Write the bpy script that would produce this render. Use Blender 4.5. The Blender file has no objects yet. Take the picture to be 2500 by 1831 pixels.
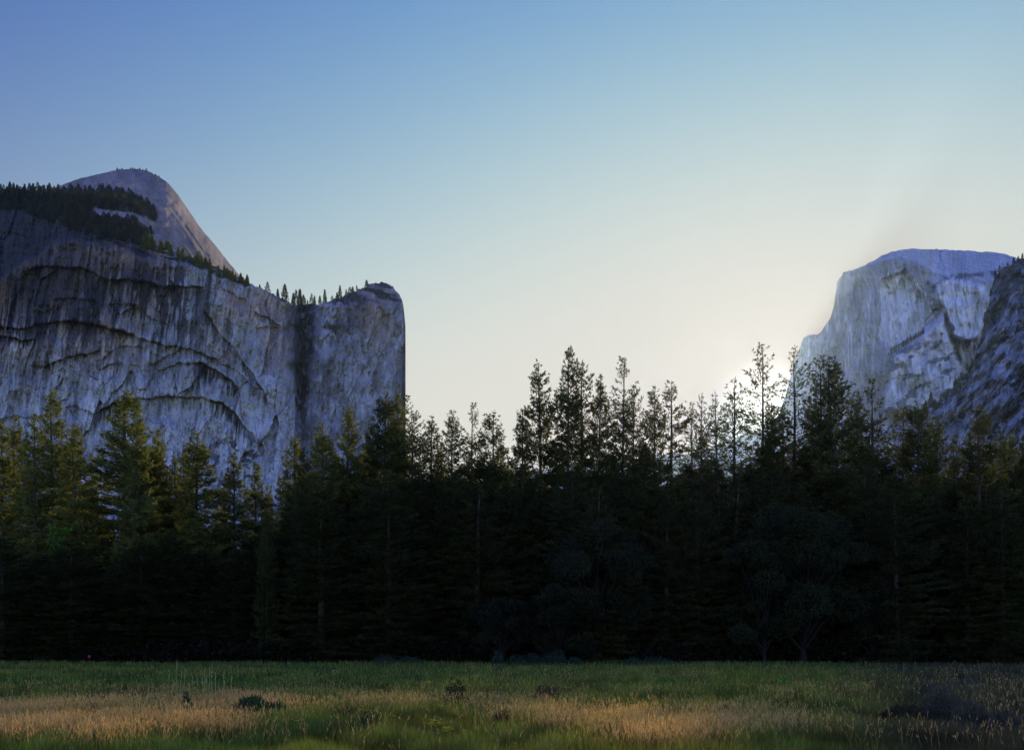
import bpy, math, random
import numpy as np
from mathutils import Vector

random.seed(7)
RS = np.random.RandomState
F = 2165.0          # focal length in photo pixels (2500 wide)
HY = 1580.0         # eye level row
CX = 1250.0
EYE = 2.2
scene = bpy.context.scene
COL = scene.collection

def W(px, py, d):
    return ((px-CX)/F*d, d, EYE+(HY-py)/F*d)
def ground_d(py):
    return EYE*F/(py-HY)

# ---------------------------------------------------------------- helpers
def interp(x, pts):
    pts = np.array(pts, float)
    return np.interp(x, pts[:, 0], pts[:, 1])
def sstep(x, a, b):
    t = np.clip((x-a)/(b-a), 0, 1)
    return t*t*(3-2*t)
_lat = {}
def vnoise(x, y, seed=0):
    if seed not in _lat:
        _lat[seed] = RS(seed+1000).rand(256, 256)
    L = _lat[seed]
    xi = np.floor(x).astype(np.int64); yi = np.floor(y).astype(np.int64)
    fx = x-xi; fy = y-yi
    fx = fx*fx*(3-2*fx); fy = fy*fy*(3-2*fy)
    a = L[xi & 255, yi & 255]; b = L[(xi+1) & 255, yi & 255]
    c = L[xi & 255, (yi+1) & 255]; d = L[(xi+1) & 255, (yi+1) & 255]
    return (a*(1-fx)+b*fx)*(1-fy)+(c*(1-fx)+d*fx)*fy
def fbm(x, y, seed=0, o=4, g=0.5):
    s = 0; a = 1; n = 0
    for i in range(o):
        s = s+a*vnoise(x*2**i+17.3*i, y*2**i+9.1*i, seed+i); n += a; a *= g
    return s/n
def ridged(x, y, seed=0, o=4):
    s = 0; a = 1; n = 0
    for i in range(o):
        s = s+a*(1-np.abs(2*vnoise(x*2**i+5.3*i, y*2**i+3.7*i, seed+i)-1)); n += a; a *= 0.5
    return s/n
def slabs(x, y, sx, sy, seed):
    """random value of the nearest jittered cell, and how close its border is"""
    u = x/sx; v = y/sy; ui = np.floor(u).astype(np.int64); vi = np.floor(v).astype(np.int64)
    if ('c', seed) not in _lat:
        _lat[('c', seed)] = RS(seed+5000).rand(256, 256, 5)
    L = _lat[('c', seed)]
    f1 = np.full(x.shape, 9.0); f2 = np.full(x.shape, 9.0); val = np.zeros(x.shape); tx = np.zeros(x.shape); ty = np.zeros(x.shape)
    for a in (-1, 0, 1):
        for b in (-1, 0, 1):
            c = L[(ui+a) & 255, (vi+b) & 255]
            dx = ui+a+c[..., 0]-u; dy = vi+b+c[..., 1]-v; d = np.hypot(dx, dy)
            m = d < f1
            f2 = np.where(m, f1, np.minimum(f2, d)); f1 = np.where(m, d, f1)
            val = np.where(m, c[..., 2]+(c[..., 3]-.5)*dx*0.9+(c[..., 4]-.5)*dy*0.9, val)
    return val, f2-f1
def sdf(x, y, poly):
    P = np.array(poly, float); n = len(P)
    d = np.full(x.shape, 1e18); ins = np.zeros(x.shape, bool)
    for i in range(n):
        ax, ay = P[i]; bx, by = P[(i+1) % n]
        ex, ey = bx-ax, by-ay
        wx, wy = x-ax, y-ay
        t = np.clip((wx*ex+wy*ey)/(ex*ex+ey*ey), 0, 1)
        d = np.minimum(d, (wx-ex*t)**2+(wy-ey*t)**2)
        if ay != by:
            c = ((ay > y) != (by > y)) & (x < (bx-ax)*(y-ay)/(by-ay)+ax)
            ins ^= c
    d = np.sqrt(d)
    return np.where(ins, d, -d)      # positive inside

def mesh_np(name, verts, polys, colors=None, smooth=False):
    """polys: list of int arrays (n,k)"""
    me = bpy.data.meshes.new(name)
    verts = np.asarray(verts, np.float32)
    loops = np.concatenate([p.ravel() for p in polys]).astype(np.int32)
    sizes = np.concatenate([np.full(len(p), p.shape[1], np.int32) for p in polys])
    starts = np.concatenate([[0], np.cumsum(sizes)[:-1]]).astype(np.int32)
    me.vertices.add(len(verts)); me.vertices.foreach_set('co', verts.ravel())
    me.loops.add(len(loops)); me.loops.foreach_set('vertex_index', loops)
    me.polygons.add(len(sizes)); me.polygons.foreach_set('loop_start', starts)
    me.update(calc_edges=True)
    me.validate()
    if colors is not None:
        a = me.color_attributes.new('tint', 'FLOAT_COLOR', 'POINT')
        c = np.ones((len(verts), 4), np.float32); c[:, :3] = colors
        a.data.foreach_set('color', c.ravel())
    if smooth:
        me.polygons.foreach_set('use_smooth', np.ones(len(sizes), bool))
    return me
def link(name, me, mat=None, parent=None):
    o = bpy.data.objects.new(name, me); COL.objects.link(o)
    if mat and not me.materials: me.materials.append(mat)
    if parent: o.parent = parent
    return o
def tag(o, label=None, cat=None, group=None, kind=None):
    if label: o['label'] = label
    if cat: o['category'] = cat
    if group: o['group'] = group
    if kind: o['kind'] = kind
    return o
def empty(name, loc=(0, 0, 0)):
    o = bpy.data.objects.new(name, None); COL.objects.link(o); o.location = loc
    o.empty_display_size = 0.5
    return o

# ---------------------------------------------------------------- materials
def nodes(m):
    m.use_nodes = True
    nt = m.node_tree; nt.nodes.clear()
    return nt, nt.nodes, nt.links
def mat_tinted(name, rough=0.8, spec=0.3, transl=0.0, scale=1.0, lo=0.7, hi=1.3, bump=0.0, bscale=0.05, stretch=(1, 1, 1), tcol=(1.5, 1.5, 0.6, 1)):
    m = bpy.data.materials.new(name); nt, N, L = nodes(m)
    out = N.new('ShaderNodeOutputMaterial'); b = N.new('ShaderNodeBsdfPrincipled')
    at = N.new('ShaderNodeVertexColor'); at.layer_name = 'tint'
    tc = N.new('ShaderNodeTexCoord'); mp = N.new('ShaderNodeMapping'); mp.inputs['Scale'].default_value = stretch
    nz = N.new('ShaderNodeTexNoise'); nz.inputs['Scale'].default_value = scale; nz.inputs['Detail'].default_value = 5
    nz.inputs['Roughness'].default_value = 0.65
    L.new(tc.outputs['Object'], mp.inputs[0]); L.new(mp.outputs[0], nz.inputs['Vector'])
    mr = N.new('ShaderNodeMapRange'); mr.inputs['From Min'].default_value = 0.3; mr.inputs['From Max'].default_value = 0.7
    mr.inputs['To Min'].default_value = lo; mr.inputs['To Max'].default_value = hi
    L.new(nz.outputs['Fac'], mr.inputs['Value'])
    mu = N.new('ShaderNodeVectorMath'); mu.operation = 'SCALE'
    L.new(at.outputs['Color'], mu.inputs[0]); L.new(mr.outputs[0], mu.inputs['Scale'])
    L.new(mu.outputs[0], b.inputs['Base Color'])
    b.inputs['Roughness'].default_value = rough; b.inputs['Specular IOR Level'].default_value = spec
    if bump:
        bp = N.new('ShaderNodeBump'); bp.inputs['Strength'].default_value = bump; bp.inputs['Distance'].default_value = bscale
        L.new(nz.outputs['Fac'], bp.inputs['Height']); L.new(bp.outputs[0], b.inputs['Normal'])
    if transl:
        tr = N.new('ShaderNodeBsdfTranslucent'); mx = N.new('ShaderNodeMixShader'); mx.inputs[0].default_value = transl
        t2 = N.new('ShaderNodeVectorMath'); t2.operation = 'MULTIPLY'; t2.inputs[1].default_value = tcol[:3]
        L.new(mu.outputs[0], t2.inputs[0]); L.new(t2.outputs[0], tr.inputs['Color'])
        L.new(b.outputs[0], mx.inputs[1]); L.new(tr.outputs[0], mx.inputs[2]); L.new(mx.outputs[0], out.inputs[0])
    else:
        L.new(b.outputs[0], out.inputs[0])
    return m
M_rock = mat_tinted('granite', 0.9, 0.2, 0, 0.06, 0.72, 1.28, 0.6, 3.0, (1, 1, 0.45))
M_rockfar = mat_tinted('granite_far', 0.9, 0.2, 0, 0.03, 0.75, 1.25, 0.6, 5.0, (1, 1, 0.35))
M_needle = mat_tinted('needles', 0.6, 0.12, 0.38, 0.6, 0.6, 1.4, tcol=(1.6, 1.7, 0.8))
M_leaf = mat_tinted('leaves', 0.6, 0.12, 0.35, 0.8, 0.6, 1.4, tcol=(1.2, 1.6, 0.5))
M_bark = mat_tinted('bark', 0.9, 0.2, 0, 3.0, 0.6, 1.4, 0.6, 0.05, (3, 3, 0.6))
M_grass = mat_tinted('grass', 0.6, 0.12, 0.45, 0.5, 0.75, 1.25, tcol=(1.6, 1.5, 0.5))
M_ground = mat_tinted('soil', 0.95, 0.1, 0, 0.4, 0.6, 1.4, 0.5, 0.1)
M_petal = mat_tinted('petals', 0.6, 0.3, 0.3, 4, 0.9, 1.1, tcol=(1, 1, 1))

# ---------------------------------------------------------------- mountains
def relief(name, xs, ts, top, bottom, depth, colour, mat, back=500):
    X, T = np.meshgrid(xs, ts, indexing='ij')
    TY = top(X)
    Y = TY+T*(bottom-TY)
    D = depth(X, Y, TY)
    wx = (X-CX)/F*D; wz = EYE+(HY-Y)/F*D
    V = np.stack([wx, D, wz], -1)
    C = colour(X, Y, TY, D)
    # roll the crest over backwards: thickness behind the skyline
    backs = []
    for dd, dz in ((back*0.02, 0.004), (back*0.08, 0.02), (back*0.4, 0.2), (back, 1.0)):
        b = V[:, 0, :].copy(); s = (b[:, 1]+dd)/b[:, 1]
        b[:, 0] *= s; b[:, 1] += dd; b[:, 2] = b[:, 2]*(1-dz)-0.5
        backs.append(b[:, None, :])
    V = np.concatenate(backs[::-1]+[V], 1); C = np.concatenate([C[:, :1]]*4+[C], 1)
    n, m = V.shape[:2]
    idx = np.arange(n*m).reshape(n, m)
    q = np.stack([idx[:-1, :-1], idx[:-1, 1:], idx[1:, 1:], idx[1:, :-1]], -1).reshape(-1, 4)
    me = mesh_np(name, V.reshape(-1, 3), [q], C.reshape(-1, 3), True)
    o = link(name, me, mat); tag(o, kind='structure')
    return o

RIM = [(-400, 700), (0, 690), (60, 650), (130, 600), (200, 590), (300, 620), (400, 640), (480, 662), (560, 684), (620, 702), (700, 745), (2000, 745)]
SLIV = [(215, 508), (240, 512), (330, 524), (385, 552)]
CTOP = [(-400, 470), (-100, 462), (0, 462), (60, 466), (122, 470), (200, 478), (290, 488), (350, 520), (376, 596), (420, 612), (480, 632), (546, 660), (590, 682), (613, 694), (650, 710),
        (690, 733), (715, 744), (740, 747), (765, 742), (800, 738), (822, 728), (850, 716), (872, 706), (900, 697), (915, 693), (925, 691), (940, 690), (948, 692),
        (958, 700), (968, 709), (975, 720), (981, 733), (985, 747), (988, 775), (990, 796), (991, 1700)]
def ctop(x):
    return interp(x, CTOP)+(vnoise(x*0.12, x*0+3, 5)-0.5)*6+(vnoise(x*0.45, x*0+3, 6)-0.5)*3

# overhanging arch lines: (polyline, overhang metres, band length px, stain strength)
ARCHES = [
    ([(-300, 780), (0, 795), (60, 800), (120, 789), (200, 785), (260, 800), (300, 812), (360, 830), (420, 846), (470, 862)], 16, 30, 0.95),
    ([(60, 890), (110, 892), (150, 880), (200, 868), (250, 852)], 8, 14, 0.6),
    ([(240, 878), (265, 862), (300, 848), (340, 846), (360, 858)], 10, 26, 0.85),
    ([(345, 893), (390, 882), (430, 862), (450, 850), (500, 862), (540, 882), (575, 900), (600, 925), (640, 955)], 10, 16, 0.7),
    ([(375, 905), (400, 897), (440, 887), (500, 886), (530, 898), (560, 925), (590, 960)], 14, 34, 0.95),
    ([(235, 905), (260, 892), (310, 888), (345, 888)], 7, 12, 0.6),
    ([(225, 1010), (270, 985), (320, 975), (400, 968), (470, 972), (540, 980), (570, 1000), (600, 1035), (640, 1085), (655, 1120)], 18, 44, 0.95),
    ([(150, 995), (190, 990), (220, 1005), (240, 1030)], 10, 16, 0.8),
    ([(490, 752), (515, 775), (540, 815), (575, 855), (610, 905), (650, 960), (662, 1000)], 10, 34, 0.75),
    ([(545, 705), (600, 735), (640, 770), (690, 800)], 8, 20, 0.6),
    ([(300, 735), (330, 745), (370, 775), (420, 798)], 6, 10, 0.4),
    ([(60, 660), (130, 650), (190, 655), (240, 672), (330, 690), (420, 700), (500, 700)], 14, 46, 0.95),
    ([(-300, 850), (0, 823), (40, 826), (90, 832)], 8, 14, 0.9),
    ([(240, 745), (300, 742), (350, 752)], 5, 22, 0.6),
    ([(130, 735), (190, 728), (250, 740)], 6, 30, 0.7),
    ([(620, 800), (650, 797), (690, 803), (712, 806)], 7, 10, 0.5),
    ([(560, 800), (590, 850), (605, 930), (620, 1000)], 5, 10, 0.4),
    ([(-300, 1030), (0, 1022), (60, 1015), (130, 1018)], 5, 6, 0.5),
    ([(410, 1040), (430, 1070), (470, 1085), (500, 1075)], 4, 8, 0.4),
]
def streak(x, y, f, seed, lean=0.13):
    return vnoise((x+lean*y)*f, y*0.012*f/0.2+3.1, seed)
def cdepth(x, y, ty):
    xw = x+(fbm(x*0.03, y*0.03, 60, 3)-0.5)*16
    rim = interp(xw, RIM)+(fbm(x*0.02, x*0, 8)-0.5)*26
    D = 1320+0*x
    h = (1600-y)/F*1320
    D += h*0.16
    D += sstep(y, 960, 1600)*-160                               # slabby apron at the foot
    # slope above the rim
    up = np.clip(rim-y, 0, None)
    D += up/F*1320*2.0
    # column: starts right of the gully, stands forward, curves away at its edge
    colm = sstep(x, 722, 775)
    D -= colm*30
    D += 34*np.clip((x-850)/141, 0, 1.2)**9*(x > 850)
    D += 40*np.clip((790-x)/60, 0, 1)**2*colm
    # gully
    gx = 742+(y-745)*-0.03+(vnoise(y*0.02, y*0, 12)-0.5)*14
    gw = 14+18*sstep(y, 1000, 750)+9*(vnoise(y*0.05, y*0, 13)-.5)
    gd = np.exp(-((x-gx)/gw)**2)
    D += 110*gd*sstep(y, 1180, 760)
    # left wall swells towards the corner before the gully
    D -= 50*np.exp(-((x-660)/60)**2)*sstep(y, 700, 900)
    D -= 30*fbm(x*0.006, y*0.006, 20, 3)*(x < 720)
    for k, (pl, amp, L, st) in enumerate(ARCHES):
        a = np.array(pl, float)
        c = np.interp(xw, a[:, 0], a[:, 1])+(fbm(x*0.035, x*0+k, 30+k, 4)-0.5)*18
        w = sstep(xw, a[0, 0]-2, a[0, 0]+18)*sstep(-xw, -a[-1, 0]-2, -a[-1, 0]+18)
        w = w*(0.55+0.45*sstep(fbm(x*0.016+3*k, x*0+k, 370, 3), 0.36, 0.60))
        dy = y-c
        D += w*amp*(sstep(dy, -1.5, 2.0)*np.exp(-np.clip(dy, 0, None)/(L*0.9)))
        D -= w*amp*0.45*np.exp(-((dy+6)/9)**2)
    # relief of the rock
    D += (ridged((x+0.12*y)*0.035, y*0.010, 70, 4)-0.5)*-24
    D += (fbm((x+0.13*y)*0.09, y*0.018, 74, 4)-0.5)*12
    D += (fbm(x*0.045, y*0.05, 77, 5)-0.5)*7
    D += (fbm((x+.8*y)*0.02, (y-.5*x)*0.1, 90, 3)-0.5)*6*(x < 715)
    D += (fbm(x*0.28, y*0.16, 79, 3)-0.5)*6+(ridged(x*0.05+y*.01, y*0.022, 78, 4)-.5)*-14*(x > 760)
    qx = x+(fbm(x*0.02, y*0.012, 300, 3)-.5)*26; qy = y+(fbm(x*0.02, y*0.02, 304, 3)-.5)*50
    D += (slabs(qx+.15*qy, qy+.25*qx, 46, 130, 1)[0]-.5)*-12+(slabs(qx+.12*qy, qy-.3*qx, 16, 60, 2)[0]-.5)*-4+(slabs(qx, qy, 7, 16, 3)[0]-.5)*-1.5
    # broken ledges above the rim
    D += (ridged(x*0.02, (y-x*0.28)*0.09, 82, 4)-0.5)*26*sstep(up, 0, 20)
    return D
def ccolour(x, y, ty, D):
    xw = x+(fbm(x*0.03, y*0.03, 60, 3)-0.5)*16
    big = fbm(x*0.012, y*0.012, 40, 4)
    v = 0.27+0.16*(big-0.5)+0.06*(fbm(x*0.09, y*0.05, 45, 4)-0.5)
    v = v+0.13*sstep(y, 850, 1080)*(x < 720)+0.07*(ridged((x+.3*y)*0.03, (y-.4*x)*0.03, 46, 4)-0.55)
    v *= 1-0.50*sstep(-x, -420, -20)*sstep(-y, -860, -660)         # darker towards the upper left
    warm = sstep(fbm(x*0.013+7, y*0.008, 48, 3), 0.46, 0.66)*sstep(-y, -960, -780)
    # long stains
    st = np.zeros_like(x)
    s1 = streak(x, y, 0.10, 50); s2 = streak(x, y, 0.26, 52); s3 = streak(x, y, 0.55, 54)
    reg = sstep(x, -500, -100)*sstep(-x, -700, -420)*sstep(y, 600, 680)*sstep(-y, -960, -780)
    k = 0.5*s1+0.3*s2+0.2*s3+(fbm(x*0.02, y*0.02, 56, 3)-0.5)*0.55
    st = np.maximum(st, reg*sstep(k, 0.465-0.02*sstep(-y, -760, -640), 0.525)*0.95)
    k2 = 0.4*s1+0.35*s2+0.25*s3+(fbm(x*0.016, y*0.02, 58, 3)-0.5)*0.5
    st = np.maximum(st, 0.45*sstep(k2, 0.55, 0.63)*(x < 715)*(1-0.75*sstep(y+(x-300)*0.3, 850, 960)))
    for kx, (a, b) in {445: (690, 850), 437: (640, 780), 402: (650, 800), 300: (660, 790), 330: (640, 760), 250: (640, 800), 118: (640, 770)}.items():
        cx = kx-(y-a)*0.09+(vnoise(y*0.03, y*0, kx)-0.5)*5
        w = 5*sstep(-y, -b, -b+60)*sstep(y, a-20, a)+0.1
        st = np.maximum(st, 0.9*sstep(-np.abs(x-cx), -w, -w*0.4)*(w > 0.5))
    for j, (pl, amp, L, sg) in enumerate(ARCHES):
        a = np.array(pl, float)
        c = np.interp(xw, a[:, 0], a[:, 1])+(fbm(x*0.035, x*0+j, 30+j, 4)-0.5)*18
        w = sstep(xw, a[0, 0]-2, a[0, 0]+18)*sstep(-xw, -a[-1, 0]-2, -a[-1, 0]+18)
        w = w*(0.42+0.58*sstep(fbm(x*0.016+3*j, x*0+j, 370, 3), 0.36, 0.60))
        dy = y-c
        ln = L*(0.25+1.0*vnoise((x+.13*y)*0.30, y*0+j, 61)+2.0*np.clip(vnoise((x+.13*y)*0.06, y*0+j, 62)-0.35, 0, 1))
        band = sstep(dy, -2.5, 1.0)*sstep(-dy, -ln, -ln*0.55)
        gap = 0.35+0.65*sstep(vnoise((x+.13*y)*0.40, y*0.02+j, 63), 0.25, 0.5)
        st = np.maximum(st, w*band*min(1.0, sg*1.1)*np.maximum(gap, sstep(-dy, -9, -4)))
    # pale water-washed chute at far left
    pale = np.exp(-((x-(38-(y-830)*0.10))/9)**2)*sstep(y, 825, 860)*0.5
    # cracks
    cr = np.abs(fbm(x*0.02, y*0.02, 66, 4)-0.5); crk = sstep(-cr, -0.012, -0.002)*0.5
    cr2 = np.abs(fbm((x+0.13*y)*0.05, y*0.012, 67, 3)-0.5); crk = np.maximum(crk, sstep(-cr2, -0.02, -0.004)*0.4)
    colm = (x > 735)
    mott = fbm(x*0.07, y*0.05, 68, 5)
    v = np.where(colm, 0.235+0.24*(mott-0.5)+0.10*(streak(x, y, 0.18, 69, 0)-0.5), v)
    st = np.where(colm, 0.5*sstep(fbm(x*0.035, y*0.02, 71, 5), 0.56, 0.68), st)
    rgb = np.stack([v*(1.0+0.22*warm), v*(0.97-0.02*warm), v*(0.96-0.22*warm+0.10*colm)], -1)
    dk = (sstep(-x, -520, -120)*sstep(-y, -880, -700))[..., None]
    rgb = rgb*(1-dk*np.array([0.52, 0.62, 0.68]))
    dark = np.array([0.030, 0.027, 0.028])
    qx = x+(fbm(x*0.02, y*0.012, 300, 3)-.5)*26; qy = y+(fbm(x*0.02, y*0.02, 304, 3)-.5)*50
    v1, e1 = slabs(qx+.15*qy, qy+.25*qx, 46, 130, 1); v2, e2 = slabs(qx+.12*qy, qy-.3*qx, 16, 60, 2)
    rgb = rgb*(0.86+0.26*v1+0.14*v2)[..., None]*0.76
    crk = np.maximum(crk, 0.55*sstep(-e1, -0.035, -0.008)*sstep(vnoise(x*.03, y*.03, 310), .35, .6))
    crk = np.maximum(crk, 0.35*sstep(-e2, -0.06, -0.015)*sstep(vnoise(x*.04, y*.04, 311), .4, .7))
    s = np.clip(np.maximum(st, crk), 0, 1)[..., None]
    rgb = rgb*(1-s)+dark*s
    rgb = rgb*(1-pale[..., None])+0.42*pale[..., None]
    # vegetation in the gully, on ledges and on the slope above
    rim = interp(xw, RIM)+(fbm(x*0.02, x*0, 8)-0.5)*26
    up = rim-y
    gx = 742+(y-745)*-0.03+(vnoise(y*0.02, y*0, 12)-0.5)*14
    veg = sstep(-np.abs(x-gx-6), -34*sstep(-y, -1100, -740)-18*vnoise(x*0.12, y*0.09, 99), -4)*sstep(-y, -1130, -940)*sstep(fbm(x*0.12, y*0.10, 98, 3), 0.30, 0.50)
    veg = np.maximum(veg, sstep(fbm(x*0.05, y*0.06, 85, 4), 0.52, 0.60)*sstep(x, 775, 800)*sstep(-x, -930, -860)*sstep(-y, -860, -800)*0.85)
    veg = np.maximum(veg, sstep(up, 2, 14)*sstep(fbm(x*0.03, (y-x*0.25)*0.11, 86, 5), 0.40, 0.50))
    veg = np.maximum(veg, sstep(x, 470, 560)*sstep(-x, -680, -610)*sstep(y, 1040, 1090)*sstep(fbm(x*0.07, y*0.08, 88, 4), 0.52, 0.60)*0.9)
    vg = np.array([0.020, 0.022, 0.017])
    veg = veg[..., None]
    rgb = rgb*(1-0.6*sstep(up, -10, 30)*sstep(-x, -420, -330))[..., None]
    sl = (sstep(-np.abs(y-interp(x, SLIV)-6), -11, -6)*sstep(x, 222, 240)*sstep(-x, -384, -360))[..., None]
    rgb = np.clip(rgb*(1-veg)+vg*veg, 0.01, 0.6)
    return rgb*(1-sl)+np.array([0.20, 0.17, 0.165])*sl
xs = np.concatenate([np.linspace(-400, -20, 110, endpoint=False), np.arange(-20, 972, 1.15), np.arange(972, 991.01, 0.6), [991.4]])
ts = np.concatenate([np.linspace(0, 0.72, 520), np.linspace(0.72, 1, 40)[1:]])
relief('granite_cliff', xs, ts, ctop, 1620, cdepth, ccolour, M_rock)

# rounded bare dome behind the cliff
DTOP = [(-400, 560), (0, 500), (60, 486), (110, 470), (122, 464), (156, 450), (195, 436), (265, 420), (292, 414), (334, 413), (362, 418), (390, 433), (412, 448), (434, 475),
        (468, 525), (490, 558), (529, 603), (557, 639), (574, 659), (620, 715), (720, 830), (760, 1000)]
def dtop(x):
    x0 = interp(x, DTOP); xa = interp(x-5, DTOP); xb = interp(x+5, DTOP)
    return (x0+xa+xb)/3+(vnoise(x*0.2, x*0, 3)-0.5)*1.6
def ddepth(x, y, ty):
    dist = y-ty
    D = 2150-170*(1-np.exp(-dist/35.0))-0.9*dist
    D += 90*np.clip((x-470)/130, 0, 1.5)**2*np.exp(-dist/260)
    D += (fbm(x*0.02, y*0.02, 101, 4)-0.5)*40+(fbm(x*0.1, y*0.1, 104, 3)-0.5)*8
    c = 500+(x-330)*0.06
    D -= 14*sstep(y, c-3, c+3)*sstep(x, 270, 310)*sstep(-x, -420, -400)
    # exfoliation shells following the skyline
    D += (ridged(x*0.012, (dist)*0.05, 106, 3)-0.5)*18
    return D
def dcolour(x, y, ty, D):
    dist = y-ty
    v = 0.165+0.15*(fbm(x*0.03, y*0.03, 110, 5)-0.5)
    st = sstep(ridged((x-0.5*y)*0.02, (y+0.6*x)*0.006, 113, 4), 0.72, 0.86)*0.45
    st = np.maximum(st, 0.5*sstep(-np.abs(fbm(x*0.02, dist*0.02, 115, 4)-0.5), -0.015, 0))
    c = 486+(x-330)*0.05
    band = sstep(-np.abs(y-c-4*vnoise(x*.05, x*0, 117)), -7, -2)*sstep(x, 300, 320)*sstep(-x, -415, -380)
    st = np.maximum(st, band*0.55*vnoise(x*.15, y*.3, 118))
    rgb = np.stack([v*1.05, v*0.84, v*0.74], -1)
    s = st[..., None]
    return np.clip(rgb*(1-s)+0.05*s, 0.02, 0.6)
relief('rock_dome', np.concatenate([np.linspace(-400, 0, 60, endpoint=False), np.arange(0, 700, 1.6), [720, 760]]), np.linspace(0, 1, 330)**1.2, dtop, 1100, ddepth, dcolour, M_rock, 700)

# the notched half dome at the right
HTOP = [(1700, 1130), (1830, 1075), (1868, 1050), (1885, 1035), (1903, 1008), (1918, 965), (1930, 920), (1941, 880), (1954, 843), (1962, 824), (1970, 819), (1998, 816), (2003, 812), (2014, 795), (2021, 785), (2027, 777), (2031, 762), (2036, 744), (2039, 722), (2042, 704), (2043, 690), (2048, 680),
        (2056, 672), (2058, 665), (2096, 655), (2132, 637), (2154, 624), (2179, 614), (2218, 607), (2260, 608), (2296, 609), (2340, 612), (2386, 614), (2436, 617), (2471, 626), (2489, 633), (2560, 660), (2800, 760)]
def htop(x):
    return interp(x, HTOP)+(vnoise(x*0.15, x*0, 4)-0.5)*2.5
def C4(pts): return [(1850+a/2.8, 560+b/2.8) for a, b in pts]
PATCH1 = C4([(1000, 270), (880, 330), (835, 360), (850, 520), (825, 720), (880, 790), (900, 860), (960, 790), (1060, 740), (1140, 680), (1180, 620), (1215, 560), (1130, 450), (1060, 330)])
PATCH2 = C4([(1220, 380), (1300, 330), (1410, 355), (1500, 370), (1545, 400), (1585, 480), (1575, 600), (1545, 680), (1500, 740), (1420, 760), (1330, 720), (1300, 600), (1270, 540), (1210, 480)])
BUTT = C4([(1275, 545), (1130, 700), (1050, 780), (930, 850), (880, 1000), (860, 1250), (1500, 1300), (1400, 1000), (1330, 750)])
FRIM = [(1900, 820), (2030, 760), (2057, 668), (2110, 652), (2150, 640), (2200, 632), (2240, 642), (2280, 668), (2310, 676), (2420, 690), (2600, 700)]
def hdepth(x, y, ty):
    xn = x+(fbm(x*0.03, y*0.03, 140, 4)-0.5)*18; yn = y+(fbm(x*0.03, y*0.03, 144, 4)-0.5)*12
    D = 3200+(1600-y)*0.25
    fr = interp(xn, FRIM)
    D += np.clip(fr-y, 0, None)*7.5                       # summit slope lies back
    D += 420*np.clip((2110-x)/70, 0, 3)**1.5*0.35
    D -= 60*sstep(sdf(xn, yn, PATCH1), -2, 5)*-1
    D -= 130*sstep(sdf(xn, yn, PATCH2), -4, 6)
    D -= 170*sstep(sdf(xn, yn, BUTT), -3, 14)
    D -= sstep(y, 950, 1500)*500
    D += (ridged((x+0.05*y)*0.05, y*0.008, 150, 4)-0.5)*-38
    D += (fbm((x-.2*y)*0.16, y*0.02, 154, 3)-0.5)*22
    D += (fbm(x*0.04, y*0.04, 157, 5)-0.5)*40
    D += (slabs(xn, yn, 26, 70, 4)[0]-.5)*-26+(slabs(xn, yn, 12, 18, 5)[0]-.5)*-14*sstep(y, 780, 840)
    return D
def hcolour(x, y, ty, D):
    xn = x+(fbm(x*0.04, y*0.04, 140, 4)-0.5)*22+(vnoise(x*0.5, y*0.05, 148)-0.5)*10; yn = y+(fbm(x*0.04, y*0.03, 144, 4)-0.5)*12+(vnoise(x*0.45, y*0.03, 149)-0.5)*16
    fr = interp(x, FRIM)
    v = 0.135+0.08*(fbm(x*0.10, y*0.012, 160, 4)-0.5)+0.08*(fbm(x*0.03, y*0.03, 162, 4)-0.5)
    v = v+0.05*sstep(fr-y, 0, 6)
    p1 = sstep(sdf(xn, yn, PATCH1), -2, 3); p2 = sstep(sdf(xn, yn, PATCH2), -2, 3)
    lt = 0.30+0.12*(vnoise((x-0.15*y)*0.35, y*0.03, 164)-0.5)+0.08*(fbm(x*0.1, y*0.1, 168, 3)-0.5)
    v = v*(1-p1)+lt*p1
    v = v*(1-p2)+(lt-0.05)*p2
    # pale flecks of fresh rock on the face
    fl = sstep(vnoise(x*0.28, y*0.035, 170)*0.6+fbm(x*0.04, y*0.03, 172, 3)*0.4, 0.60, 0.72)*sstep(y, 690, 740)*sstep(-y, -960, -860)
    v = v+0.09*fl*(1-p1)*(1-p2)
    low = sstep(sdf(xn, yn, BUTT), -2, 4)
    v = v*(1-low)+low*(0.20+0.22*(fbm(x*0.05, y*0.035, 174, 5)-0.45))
    veg = low*sstep(fbm(x*0.035, (y+x*0.3)*0.06, 176, 5), 0.54, 0.62)*sstep(y, 800, 860)*0.8
    band = sstep(-np.abs(y-interp(x, [(2150, 868), (2190, 845), (2255, 810), (2300, 760)])), -6, -2)*sstep(x, 2165, 2180)*sstep(-x, -2262, -2250)
    veg = np.maximum(veg, band*0.85)
    crk = sstep(-np.abs(fbm(x*0.03, y*0.03, 178, 4)-0.5), -0.012, -0.002)*0.4
    # crest band of scrub under the summit shoulder
    cb = sstep(-np.abs(y-interp(x, [(2290, 682), (2340, 674), (2400, 672), (2440, 664)])+4*(fbm(x*.1, y*.1, 180)-.5)), -9, -3)*sstep(x, 2290, 2320)*sstep(fbm(x*.08, y*.1, 182, 3), .4, .55)
    veg = np.maximum(veg, cb*0.8)
    v = v*1.65
    rgb = np.stack([v*0.99, v*0.98, v*1.06], -1)
    s = np.maximum(veg, crk)[..., None]
    return np.clip(rgb*(1-s)+np.array([0.03, 0.033, 0.03])*s, 0.01, 0.6)
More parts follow.
